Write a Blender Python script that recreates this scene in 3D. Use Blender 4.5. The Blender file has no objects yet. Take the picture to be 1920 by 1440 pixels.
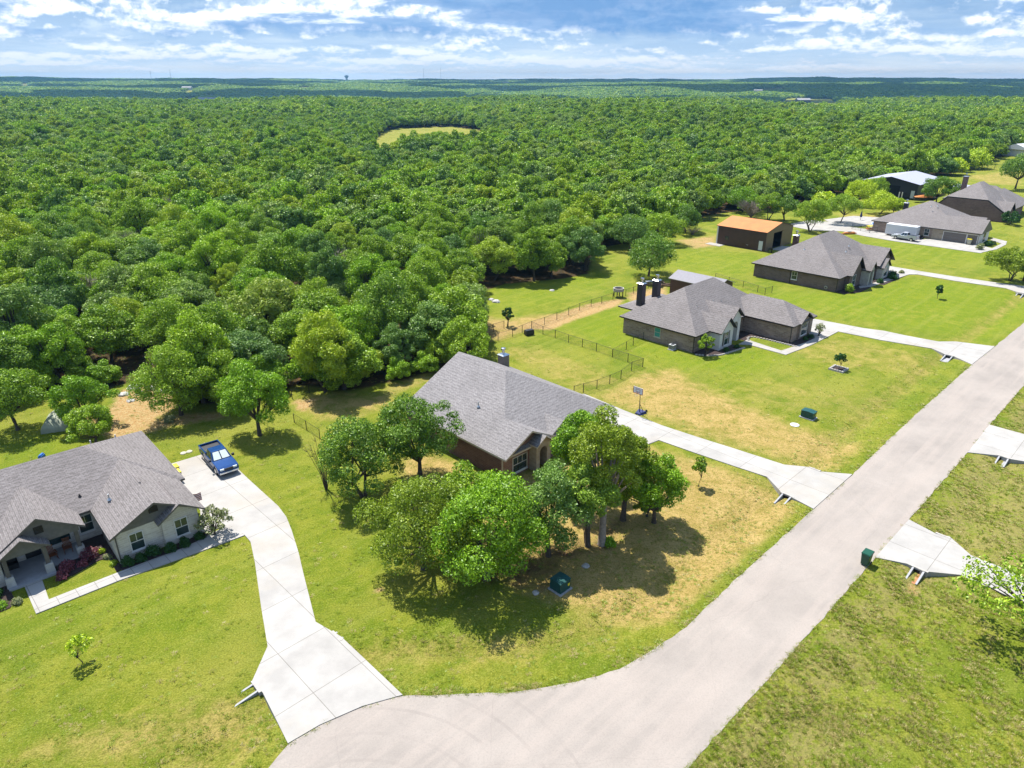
import bpy, bmesh, math, random
import numpy as np
from mathutils import Vector, Matrix

# ------------------------------------------------------------------ scene, camera, light
S = bpy.context.scene
C = S.collection
R = math.radians
FPX, CAMH = 1320.0, 36.0
PITCH = math.atan(570 / FPX)
cam = bpy.data.objects.new('camera', bpy.data.cameras.new('camera'))
C.objects.link(cam)
cam.location = (0, 0, CAMH)
cam.rotation_euler = (R(90) - PITCH, 0, 0)
cam.data.sensor_width = 36
cam.data.lens = 36 * FPX / 1920
cam.data.clip_start = 1
cam.data.clip_end = 60000
S.camera = cam
S.render.resolution_x, S.render.resolution_y = 1024, 768
S.view_settings.view_transform = 'Standard'
S.view_settings.look = 'None'
S.view_settings.exposure = 1.12
S.view_settings.gamma = 1
S.view_settings.use_curve_mapping = False

SUN_EL = R(63)
SUN_AZ = math.atan2(-0.62, 0.80)        # direction towards the sun, from +Y clockwise
sun_dir = Vector((math.sin(SUN_AZ) * math.cos(SUN_EL), math.cos(SUN_AZ) * math.cos(SUN_EL), math.sin(SUN_EL)))
sl = bpy.data.lights.new('sun', 'SUN')
sl.energy = 4.6
sl.angle = R(0.5)
sl.color = (1.0, 0.96, 0.89)
so = bpy.data.objects.new('sun', sl)
C.objects.link(so)
so.rotation_euler = (-sun_dir).to_track_quat('-Z', 'Y').to_euler()
so.location = (0, 0, 200)

W = bpy.data.worlds.new('World')
S.world = W
W.use_nodes = True


class NT:
    """small helper round a node tree"""
    def __init__(s, tree):
        s.t = tree
        s.t.nodes.clear()

    def n(s, kind, ins=None, **kw):
        nd = s.t.nodes.new(kind)
        for k, v in kw.items():
            setattr(nd, k, v)
        for k, v in (ins or {}).items():
            sock = nd.inputs[k]
            if isinstance(v, bpy.types.NodeSocket):
                s.t.links.new(v, sock)
            else:
                sock.default_value = v
        return nd

    def m(s, op, a, b=0.0, c=0.0, clamp=False):
        nd = s.t.nodes.new('ShaderNodeMath')
        nd.operation = op
        nd.use_clamp = clamp
        for i, v in enumerate((a, b, c)):
            if isinstance(v, bpy.types.NodeSocket):
                s.t.links.new(v, nd.inputs[i])
            else:
                nd.inputs[i].default_value = v
        return nd.outputs[0]

    def mix(s, f, a, b, blend='MIX'):
        nd = s.t.nodes.new('ShaderNodeMix')
        nd.data_type = 'RGBA'
        nd.blend_type = blend
        for sock, v in ((nd.inputs[0], f), (nd.inputs[6], a), (nd.inputs[7], b)):
            if isinstance(v, bpy.types.NodeSocket):
                s.t.links.new(v, sock)
            elif sock.type == 'RGBA':
                sock.default_value = (*v, 1)
            else:
                sock.default_value = v
        return nd.outputs[2]

    def noise(s, vec, scale, detail=4, rough=0.55, dist=0.0):
        nd = s.n('ShaderNodeTexNoise', {'Scale': scale, 'Detail': detail, 'Roughness': rough, 'Distortion': dist})
        if vec is not None:
            s.t.links.new(vec, nd.inputs['Vector'])
        return nd.outputs[0]

    def ramp(s, f, pts):
        nd = s.t.nodes.new('ShaderNodeValToRGB')
        s.t.links.new(f, nd.inputs[0])
        e = nd.color_ramp.elements
        e[0].position, e[0].color = pts[0][0], (*pts[0][1], 1)
        e[1].position, e[1].color = pts[-1][0], (*pts[-1][1], 1)
        for p, c in pts[1:-1]:
            x = e.new(p)
            x.color = (*c, 1)
        return nd.outputs[0]

    def mr(s, v, a, b, lo=0.0, hi=1.0):
        nd = s.n('ShaderNodeMapRange', {'From Min': a, 'From Max': b, 'To Min': lo, 'To Max': hi})
        s.t.links.new(v, nd.inputs[0])
        return nd.outputs[0]


def build_world():
    k = NT(W.node_tree)
    sky = k.n('ShaderNodeTexSky', sky_type='NISHITA', sun_disc=False)
    sky.sun_elevation = SUN_EL
    sky.sun_rotation = SUN_AZ
    sky.altitude = 250
    sky.air_density = 1.0
    sky.dust_density = 0.6
    tc = k.n('ShaderNodeTexCoord').outputs['Generated']
    sep = k.n('ShaderNodeSeparateXYZ', {0: tc})
    x, y, z = sep.outputs
    az = k.m('MULTIPLY', k.m('ARCTAN2', x, y), 57.296)
    el = k.m('MULTIPLY', k.m('ARCSINE', z), 57.296)
    # clouds: flat bottomed banks that shrink towards the horizon
    row = k.m('LOGARITHM', k.m('ADD', k.m('MAXIMUM', el, 0.0), 0.9), 2.0)       # compresses the rows near the horizon

    def field(dy, sx, sy, seed, det=7.0, rough=0.55):
        v = k.n('ShaderNodeCombineXYZ', {0: k.m('MULTIPLY', az, sx), 1: k.m('MULTIPLY', k.m('ADD', row, dy), sy), 2: seed})
        nd = k.n('ShaderNodeTexNoise', {'Vector': v.outputs[0], 'Scale': 1.0, 'Detail': det, 'Roughness': rough, 'Distortion': 0.15})
        return nd.outputs[0]
    def puff(dy):
        a = field(dy, 0.07, 1.5, 5.1, 2.0, 0.5)
        c_ = field(dy, 0.22, 1.7, 8.3, 3.0, 0.5)
        e_ = field(dy, 0.70, 3.4, 21.3, 4.0, 0.6)
        f_ = field(dy, 2.2, 9.0, 41.3, 3.0, 0.6)
        s_ = k.m('ADD', k.m('MULTIPLY', a, 0.30), k.m('MULTIPLY', c_, 0.42))
        return k.m('ADD', s_, k.m('ADD', k.m('MULTIPLY', e_, 0.20), k.m('MULTIPLY', f_, 0.08)))
    bank = k.m('ADD', k.m('MULTIPLY', field(0.0, 0.040, 0.9, 3.7, 3.0, 0.5), 0.65), k.m('MULTIPLY', field(0.0, 0.16, 3.2, 13.7, 5.0, 0.6), 0.35))
    hi_el = k.mr(el, 1.2, 4.4)
    clear = k.mix(k.mr(el, 0.2, 6.0), (0.82, 0.91, 1.0), (0.62, 0.80, 1.0))
    bcol = k.mix(hi_el, (0.54, 0.71, 0.92), (0.25, 0.44, 0.73))
    pic = k.mix(k.mr(bank, 0.42, 0.56, 0, 0.9), clear, bcol)
    d = puff(0.0)
    du = puff(0.16)
    lit = k.mr(k.m('SUBTRACT', d, du), -0.03, 0.04)
    pcol = k.mix(lit, k.mix(hi_el, (0.60, 0.76, 0.95), (0.36, 0.55, 0.82)), k.mix(hi_el, (0.92, 0.97, 1.05), (1.5, 1.5, 1.5)))
    pic = k.mix(k.mr(d, 0.445, 0.515, 0, 0.95), pic, pcol)
    dk = k.m('ADD', k.m('MULTIPLY', field(0.0, 0.045, 1.3, 31.7, 2.0, 0.5), 0.75), k.m('MULTIPLY', field(0.0, 0.3, 5.0, 17.7, 4.0, 0.6), 0.25))
    wob = k.m('ADD', el, k.m('MULTIPLY', k.m('SUBTRACT', field(0.0, 0.25, 0.5, 9.9, 5.0, 0.6), 0.5), 3.0))
    pic = k.mix(k.m('MULTIPLY', k.mr(dk, 0.44, 0.49, 0, 0.92), k.mr(wob, 2.7, 3.5)), pic, k.mix(k.mr(dk, 0.47, 0.56), (0.34, 0.54, 0.86), (0.17, 0.37, 0.72)))
    haze = k.mr(el, 0.0, 1.2, 0.8, 0.0)
    pic = k.mix(haze, pic, (1.0, 1.0, 1.0))
    bg_sky = k.n('ShaderNodeBackground', {'Color': sky.outputs[0], 'Strength': 0.15})
    bg_cl = k.n('ShaderNodeBackground', {'Color': pic, 'Strength': 0.47})
    low = k.mr(el, 8.0, 26.0, 1.0, 0.45)                                          # broken cloud overhead too
    mixs = k.n('ShaderNodeMixShader', {0: low, 1: bg_sky.outputs[0], 2: bg_cl.outputs[0]})
    out = k.n('ShaderNodeOutputWorld')
    k.t.links.new(mixs.outputs[0], out.inputs[0])


build_world()

# ------------------------------------------------------------------ geometry helpers
_s, _c = math.sin(PITCH), math.cos(PITCH)


def G(px, py, z=0.0):
    """ground position (metres) seen at a point of the photograph"""
    u, v = (px - 960) / FPX, (py - 720) / FPX
    dx, dy, dz = u, _c - v * _s, -(_s + v * _c)
    t = (CAMH - z) / (-dz)
    return (dx * t, dy * t)


def tag(o, label=None, cat=None, group=None, kind=None):
    if label: o['label'] = label
    if cat: o['category'] = cat
    if group: o['group'] = group
    if kind: o['kind'] = kind
    return o


def thing(name, label, cat, loc=(0, 0, 0), rz=0.0, group=None):
    o = bpy.data.objects.new(name, None)
    o.empty_display_size = 0.5
    C.objects.link(o)
    o.location = loc
    o.rotation_euler = (0, 0, rz)
    return tag(o, label, cat, group)


def copy_tree(o, parent=None):
    c = o.copy()
    C.objects.link(c)
    c.parent = parent
    for ch in list(o.children):
        copy_tree(ch, c)
    return c


class MB:
    """collects faces (with a material index) and links them as one mesh object, with metric UVs"""
    def __init__(s):
        s.v, s.f, s.mi = [], [], []

    def add(s, verts, faces, mi=0):
        b = len(s.v)
        s.v += [tuple(p) for p in verts]
        for f in faces:
            s.f.append([b + i for i in f])
            s.mi.append(mi)
        return s

    def box(s, x0, x1, y0, y1, z0, z1, mi=0):
        v = [(x0, y0, z0), (x1, y0, z0), (x1, y1, z0), (x0, y1, z0), (x0, y0, z1), (x1, y0, z1), (x1, y1, z1), (x0, y1, z1)]
        return s.add(v, [(3, 2, 1, 0), (4, 5, 6, 7), (0, 1, 5, 4), (1, 2, 6, 5), (2, 3, 7, 6), (3, 0, 4, 7)], mi)

    def taper(s, cx, cy, z0, z1, wx0, wy0, wx1, wy1, mi=0):
        v = []
        for z, wx, wy in ((z0, wx0 / 2, wy0 / 2), (z1, wx1 / 2, wy1 / 2)):
            v += [(cx - wx, cy - wy, z), (cx + wx, cy - wy, z), (cx + wx, cy + wy, z), (cx - wx, cy + wy, z)]
        return s.add(v, [(3, 2, 1, 0), (4, 5, 6, 7), (0, 1, 5, 4), (1, 2, 6, 5), (2, 3, 7, 6), (3, 0, 4, 7)], mi)

    def prism(s, poly, a0, a1, axis='y', mi=0):
        """poly of (h, z) pairs extruded along axis"""
        n = len(poly)
        if axis == 'y':
            v = [(h, a0, z) for h, z in poly] + [(h, a1, z) for h, z in poly]
        elif axis == 'x':
            v = [(a0, h, z) for h, z in poly] + [(a1, h, z) for h, z in poly]
        else:
            v = [(h, z, a0) for h, z in poly] + [(h, z, a1) for h, z in poly]
        f = [tuple(range(n)), tuple(range(2 * n - 1, n - 1, -1))]
        f += [(i, i + n, (i + 1) % n + n, (i + 1) % n) for i in range(n)]
        return s.add(v, f, mi)

    def tube(s, pts, rad, sides=6, mi=0, cap=True):
        rings = []
        n = len(pts)
        P = [Vector(p) for p in pts]
        for i, p in enumerate(P):
            d = (P[min(i + 1, n - 1)] - P[max(i - 1, 0)])
            d = d.normalized() if d.length > 1e-9 else Vector((0, 0, 1))
            a = d.orthogonal().normalized() if abs(d.z) > .99 else d.cross(Vector((0, 0, 1))).normalized()
            b = d.cross(a)
            r = rad[i] if isinstance(rad, (list, tuple)) else rad
            rings.append([p + (a * math.cos(2 * math.pi * j / sides) + b * math.sin(2 * math.pi * j / sides)) * r for j in range(sides)])
        v = [q for ring in rings for q in ring]
        f = []
        for i in range(n - 1):
            for j in range(sides):
                f.append((i * sides + j, i * sides + (j + 1) % sides, (i + 1) * sides + (j + 1) % sides, (i + 1) * sides + j))
        if cap:
            f.append(tuple(range(sides - 1, -1, -1)))
            f.append(tuple((n - 1) * sides + j for j in range(sides)))
        return s.add(v, f, mi)

    def hull(s, pts, mi=0, side_mi=None):
        bm = bmesh.new()
        for p in pts:
            bm.verts.new(p)
        bmesh.ops.remove_doubles(bm, verts=bm.verts, dist=1e-5)
        r = bmesh.ops.convex_hull(bm, input=bm.verts)
        bmesh.ops.delete(bm, geom=[g for g in r['geom_interior'] if isinstance(g, bmesh.types.BMVert)], context='VERTS')
        bmesh.ops.dissolve_limit(bm, angle_limit=0.01, verts=bm.verts, edges=bm.edges)
        bmesh.ops.recalc_face_normals(bm, faces=bm.faces)
        bm.verts.index_update()
        b = len(s.v)
        s.v += [tuple(v.co) for v in bm.verts]
        for f in bm.faces:
            s.f.append([b + v.index for v in f.verts])
            s.mi.append(side_mi if (side_mi is not None and abs(f.normal.z) < 0.2) else mi)
        bm.free()
        return s

    def mesh(s, name, mats):
        me = bpy.data.meshes.new(name)
        me.from_pydata(s.v, [], s.f)
        for m in mats:
            me.materials.append(m)
        me.polygons.foreach_set('material_index', s.mi)
        me.update()
        bm = bmesh.new()
        bm.from_mesh(me)
        bmesh.ops.recalc_face_normals(bm, faces=bm.faces)
        uv = bm.loops.layers.uv.new('UVMap')
        for f in bm.faces:
            n = f.normal
            if abs(n.z) > 0.97:
                u, w = Vector((1, 0, 0)), Vector((0, 1, 0))
            else:
                u = Vector((-n.y, n.x, 0)).normalized()
                w = n.cross(u)
            for l in f.loops:
                l[uv].uv = (l.vert.co.dot(u), l.vert.co.dot(w))
        bm.to_mesh(me)
        bm.free()
        return me

    def build(s, name, mats, parent=None, smooth=False, bevel=0.0):
        if not isinstance(mats, (list, tuple)):
            mats = [mats]
        me = s.mesh(name, mats)
        if smooth:
            me.polygons.foreach_set('use_smooth', [True] * len(me.polygons))
        o = bpy.data.objects.new(name, me)
        C.objects.link(o)
        o.parent = parent
        if bevel:
            md = o.modifiers.new('bevel', 'BEVEL')
            md.width = bevel
            md.segments = 2
            md.limit_method = 'ANGLE'
        return o


# ------------------------------------------------------------------ materials
M = {}
KD = 0.75        # common scale of the base colours


def mat(name, fn):
    m = bpy.data.materials.new(name)
    m.use_nodes = True
    k = NT(m.node_tree)
    out = k.n('ShaderNodeOutputMaterial')
    sh = fn(k)
    k.t.links.new(sh, out.inputs[0])
    M[name] = m
    return m


def pbsdf(k, col, rough=0.7, metal=0.0, normal=None, spec=0.4, **kw):
    ins = {'Base Color': col if isinstance(col, bpy.types.NodeSocket) else (*col, 1), 'Roughness': rough, 'Metallic': metal, 'Specular IOR Level': spec}
    if normal is not None: ins['Normal'] = normal
    ins.update(kw)
    return k.n('ShaderNodeBsdfPrincipled', ins).outputs[0]


def simple(name, col, rough=0.6, metal=0.0, var=0.18, scale=3.0, bump=0.0, spec=0.4):
    col = tuple(c * KD for c in col)
    def fn(k):
        tc = k.n('ShaderNodeTexCoord').outputs['Object']
        nz = k.noise(tc, scale, 5, 0.6)
        dark = tuple(c * (1 - var) for c in col)
        lite = tuple(min(1, c * (1 + var)) for c in col)
        cc = k.mix(k.mr(nz, 0.3, 0.7), dark, lite)
        nrm = None
        if bump:
            b = k.n('ShaderNodeBump', {'Strength': bump, 'Distance': 0.02, 'Height': k.noise(tc, scale * 12, 3)})
            nrm = b.outputs[0]
        return pbsdf(k, cc, rough, metal, nrm, spec)
    return mat(name, fn)


def brick(name, c1, c2, mortar, w=0.6, h=0.2, rough=0.85, msize=0.03, mott=0.5):
    c1, c2, mortar = [tuple(c * KD for c in q) for q in (c1, c2, mortar)]
    def fn(k):
        uv = k.n('ShaderNodeUVMap').outputs[0]
        b = k.n('ShaderNodeTexBrick', {'Vector': uv, 'Color1': (*c1, 1), 'Color2': (*c2, 1), 'Mortar': (*mortar, 1), 'Scale': 1.0,
                                       'Mortar Size': msize, 'Brick Width': w, 'Row Height': h, 'Bias': 0.0})
        nz = k.noise(uv, 1.7, 6, 0.65)
        nz2 = k.noise(uv, 0.35, 3, 0.5)
        col = k.mix(k.mr(nz, 0.3, 0.75, 0.0, mott), b.outputs[0], tuple(c * 0.5 for c in c1))
        col = k.mix(k.mr(nz2, 0.35, 0.7, 0.0, 0.3), col, tuple(min(1, c * 1.35) for c in c2))
        bp = k.n('ShaderNodeBump', {'Strength': 0.4, 'Distance': 0.01, 'Height': b.outputs[1]})
        return pbsdf(k, col, rough, 0, bp.outputs[0], 0.25)
    return mat(name, fn)


def shingle(name, c1, c2, c3):
    c1, c2, c3 = [tuple(c * KD for c in q) for q in (c1, c2, c3)]
    def fn(k):
        uv = k.n('ShaderNodeUVMap').outputs[0]
        b = k.n('ShaderNodeTexBrick', {'Vector': uv, 'Color1': (*c1, 1), 'Color2': (*c2, 1), 'Mortar': (*[c * .55 for c in c1], 1), 'Scale': 1.0,
                                       'Mortar Size': 0.018, 'Brick Width': 0.34, 'Row Height': 0.15, 'Bias': 0.1}, offset=0.4)
        oc = k.n('ShaderNodeTexCoord').outputs['Object']
        nz = k.noise(uv, 3.2, 5, 0.75)
        wv = k.n('ShaderNodeTexWave', {'Vector': uv, 'Scale': 0.9, 'Distortion': 6.0, 'Detail': 3.0, 'Detail Scale': 2.5}, wave_type='BANDS', bands_direction='Y').outputs[1]
        nz2 = k.noise(oc, 0.3, 4, 0.6)
        col = k.mix(k.mr(nz, 0.35, 0.7, 0.0, 0.75), b.outputs[0], c3)
        col = k.mix(k.m('MULTIPLY', wv, 0.28), col, tuple(min(1, c * 1.35) for c in c2))
        col = k.mix(k.mr(nz2, 0.4, 0.65, 0.0, 0.25), col, tuple(c * .62 for c in c1))
        bp = k.n('ShaderNodeBump', {'Strength': 0.5, 'Distance': 0.015, 'Height': b.outputs[0]})
        return pbsdf(k, col, 0.92, 0, bp.outputs[0], 0.2)
    return mat(name, fn)


shingle('weathered_shingles', (0.20, 0.178, 0.17), (0.31, 0.28, 0.272), (0.13, 0.115, 0.11))
shingle('grey_shingles', (0.215, 0.20, 0.197), (0.345, 0.322, 0.32), (0.14, 0.13, 0.13))
brick('cream_brick', (0.52, 0.46, 0.38), (0.72, 0.67, 0.59), (0.72, 0.68, 0.61), mott=0.35)
brick('red_brown_brick', (0.238, 0.119, 0.087), (0.350, 0.196, 0.147), (0.336, 0.252, 0.210))
brick('mixed_brown_brick', (0.210, 0.140, 0.105), (0.406, 0.308, 0.245), (0.364, 0.308, 0.266), w=0.7, h=0.22)
brick('dark_brown_brick', (0.147, 0.098, 0.084), (0.231, 0.161, 0.133), (0.224, 0.182, 0.161))
brick('plum_brick', (0.161, 0.091, 0.084), (0.238, 0.147, 0.133), (0.224, 0.168, 0.154))
brick('pale_stone', (0.42, 0.40, 0.36), (0.60, 0.58, 0.53), (0.5, 0.48, 0.45), w=0.5, h=0.3)
brick('tan_stone', (0.34, 0.27, 0.19), (0.48, 0.40, 0.29), (0.42, 0.36, 0.28), w=0.5, h=0.3)
simple('grey_board_siding', (0.155, 0.145, 0.13), 0.7)
simple('grey_brown_trim', (0.13, 0.115, 0.10), 0.6)
simple('black_trim', (0.022, 0.018, 0.018), 0.5)
simple('white_trim', (0.72, 0.70, 0.67), 0.5, var=0.06)
simple('cream_trim', (0.52, 0.47, 0.40), 0.5, var=0.06)
simple('white_panel', (0.74, 0.74, 0.75), 0.35, var=0.04)
simple('charcoal_siding', (0.030, 0.026, 0.036), 0.55)
simple('chrome', (0.75, 0.76, 0.78), 0.2, 1.0, var=0.03)
simple('galvanised', (0.52, 0.55, 0.58), 0.4, 0.7, var=0.12)
simple('black_rubber', (0.018, 0.018, 0.02), 0.75)
simple('black_plastic', (0.02, 0.021, 0.026), 0.45)
simple('fence_metal', (0.025, 0.022, 0.02), 0.5, 0.2)
simple('teal_green_steel', (0.012, 0.075, 0.07), 0.4, 0.0, var=0.2, scale=2)
simple('dark_green_plastic', (0.008, 0.075, 0.040), 0.4, var=0.2)
simple('yellow_plastic', (0.82, 0.66, 0.015), 0.45, var=0.08)
simple('tan_plastic', (0.46, 0.44, 0.33), 0.5)
simple('blue_paint', (0.006, 0.065, 0.24), 0.2, 0.4, var=0.08, spec=0.6)
simple('silver_paint', (0.60, 0.62, 0.66), 0.3, 0.35, var=0.05, spec=0.6)
simple('blue_plastic', (0.02, 0.16, 0.55), 0.4)
simple('orange_brown_wood', (0.23, 0.075, 0.028), 0.55, var=0.3, scale=8)
simple('brown_wood', (0.16, 0.10, 0.06), 0.8, var=0.3, scale=6)
simple('bark', (0.085, 0.066, 0.05), 0.95, var=0.35, scale=4, bump=0.5)
simple('pale_bark', (0.30, 0.25, 0.20), 0.95, var=0.3, scale=4, bump=0.5)
simple('mulch', (0.045, 0.027, 0.024), 0.95, var=0.5, scale=9, bump=0.6)
simple('red_clay', (0.42, 0.17, 0.07), 0.95, var=0.3, scale=3, bump=0.5)
simple('grey_stone_kerb', (0.42, 0.39, 0.35), 0.9, var=0.25, scale=5)
simple('orange_metal_roof', (0.56, 0.20, 0.045), 0.5, 0.0, var=0.14, scale=0.6)
simple('brown_metal_siding', (0.085, 0.044, 0.037), 0.5, 0.1, var=0.12, scale=1)
simple('tan_metal_siding', (0.20, 0.135, 0.085), 0.5, 0.1, var=0.12, scale=1)
simple('pale_metal_roof', (0.55, 0.55, 0.66), 0.35, 0.2, var=0.06)
simple('grey_metal_roof', (0.20, 0.19, 0.215), 0.55, 0.0, var=0.1)
simple('red_stripe', (0.35, 0.03, 0.035), 0.7)
simple('navy_cloth', (0.02, 0.03, 0.12), 0.7)
simple('sunshade', (0.75, 0.82, 0.80), 0.4, var=0.04)
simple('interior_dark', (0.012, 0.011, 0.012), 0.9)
simple('garage_door_taupe', (0.175, 0.15, 0.135), 0.6, var=0.05)
simple('porch_concrete', (0.36, 0.36, 0.37), 0.8, var=0.1)
simple('grey_sheet', (0.30, 0.33, 0.24), 0.6, var=0.25, scale=1)
simple('bare_soil_orange', (0.50, 0.23, 0.10), 0.95, var=0.3, scale=1.5, bump=0.4)
simple('far_white_wall', (0.62, 0.62, 0.62), 0.7, var=0.1)
simple('far_grey_roof', (0.30, 0.29, 0.30), 0.7, var=0.1)
simple('cyan_blind', (0.05, 0.30, 0.27), 0.3, var=0.1)
mat('window_glass', lambda k: pbsdf(k, k.mix(k.noise(k.n('ShaderNodeTexCoord').outputs['Object'], 1.3, 2), (0.01, 0.018, 0.02), (0.035, 0.06, 0.055)), 0.06, 0.0, None, 0.8))
mat('car_glass', lambda k: pbsdf(k, (0.012, 0.02, 0.03), 0.05, 0.0, None, 0.9))


def concrete(name, col, joint=3.6, ang=44.5):
    col = tuple(c * KD for c in col)
    def fn(k):
        oc = k.n('ShaderNodeTexCoord').outputs['Object']
        rot = k.n('ShaderNodeVectorRotate', {'Vector': oc, 'Angle': -R(ang)}, rotation_type='Z_AXIS').outputs[0]
        b = k.n('ShaderNodeTexBrick', {'Vector': rot, 'Color1': (1, 1, 1, 1), 'Color2': (0.93, 0.93, 0.93, 1), 'Mortar': (0.5, 0.48, 0.45, 1), 'Scale': 1.0,
                                       'Mortar Size': 0.022, 'Brick Width': joint, 'Row Height': joint * 1.3, 'Bias': 0.0}, offset=0.0)
        nz = k.noise(oc, 0.5, 6, 0.6)
        fine = k.noise(oc, 7.0, 4, 0.6)
        cc = k.mix(k.mr(nz, 0.35, 0.7), tuple(c * 0.78 for c in col), col)
        cc = k.mix(k.mr(k.noise(oc, 0.13, 5, 0.6), 0.52, 0.64, 0, 0.5), cc, tuple(c * f_ for c, f_ in zip(col, (.86, .80, .70))))
        cc = k.mix(k.mr(fine, 0.4, 0.8, 0, 0.2), cc, tuple(c * 0.75 for c in col))
        cc = k.mix(1.0, cc, b.outputs[0], 'MULTIPLY')
        return pbsdf(k, cc, 0.85, 0, None, 0.3)
    return mat(name, fn)


concrete('drive_concrete', (0.47, 0.447, 0.415))
concrete('walk_concrete', (0.47, 0.447, 0.415), joint=1.3)


def asphalt(k):
    oc = k.n('ShaderNodeTexCoord').outputs['Object']
    rot = k.n('ShaderNodeVectorRotate', {'Vector': oc, 'Angle': -R(44.5)}, rotation_type='Z_AXIS').outputs[0]
    st = k.n('ShaderNodeMapping', {'Vector': rot, 'Scale': (0.05, 0.6, 1)}).outputs[0]
    lanes = k.noise(st, 1.6, 5, 0.6)
    blot = k.noise(oc, 0.16, 7, 0.65)
    fine = k.noise(oc, 9.0, 5, 0.7)
    col = k.mix(k.mr(blot, 0.35, 0.65), (0.285, 0.260, 0.245), (0.375, 0.340, 0.318))
    col = k.mix(k.mr(lanes, 0.45, 0.62, 0, 0.55), col, (0.39, 0.345, 0.32))
    col = k.mix(k.mr(fine, 0.45, 0.7, 0, 0.4), col, (0.22, 0.20, 0.19))
    spots = k.n('ShaderNodeTexVoronoi', {'Vector': oc, 'Scale': 0.09}, feature='F1').outputs[0]
    col = k.mix(k.mr(spots, 0.012, 0.02, 0.6, 0.0), col, (0.10, 0.09, 0.09))
    crack = k.n('ShaderNodeTexVoronoi', {'Vector': k.n('ShaderNodeVectorMath', {0: oc, 1: k.n('ShaderNodeTexNoise', {'Vector': oc, 'Scale': 0.4, 'Detail': 4}).outputs[1]}, operation='ADD').outputs[0],
                                         'Scale': 0.06}, feature='DISTANCE_TO_EDGE').outputs[0]
    col = k.mix(k.mr(crack, 0.0006, 0.002, 0.12, 0.0), col, (0.15, 0.13, 0.125))
    # faint tyre curves left in the turning circle
    sx = k.n('ShaderNodeVectorMath', {0: oc, 1: (*TYRE, 0)}, operation='SUBTRACT').outputs[0]
    ln = k.n('ShaderNodeVectorMath', {0: sx}, operation='LENGTH').outputs[1]
    ring = k.m('MULTIPLY', k.m('LESS_THAN', k.m('ABSOLUTE', k.m('SUBTRACT', k.m('FRACT', k.m('MULTIPLY', ln, 0.55)), 0.5)), 0.06), k.m('LESS_THAN', ln, 14.0))
    col = k.mix(k.m('MULTIPLY', ring, k.mr(k.noise(oc, 0.3, 3), 0.4, 0.7, 0, 0.5)), col, (0.24, 0.215, 0.205))
    col = k.mix(1.0, col, (KD * 1.03, KD * 1.0, KD * 0.94), 'MULTIPLY')
    bp = k.n('ShaderNodeBump', {'Strength': 0.25, 'Distance': 0.01, 'Height': fine})
    return pbsdf(k, col, 0.9, 0, bp.outputs[0], 0.25)


TYRE = G(640, 1640)
mat('asphalt', asphalt)


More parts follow.
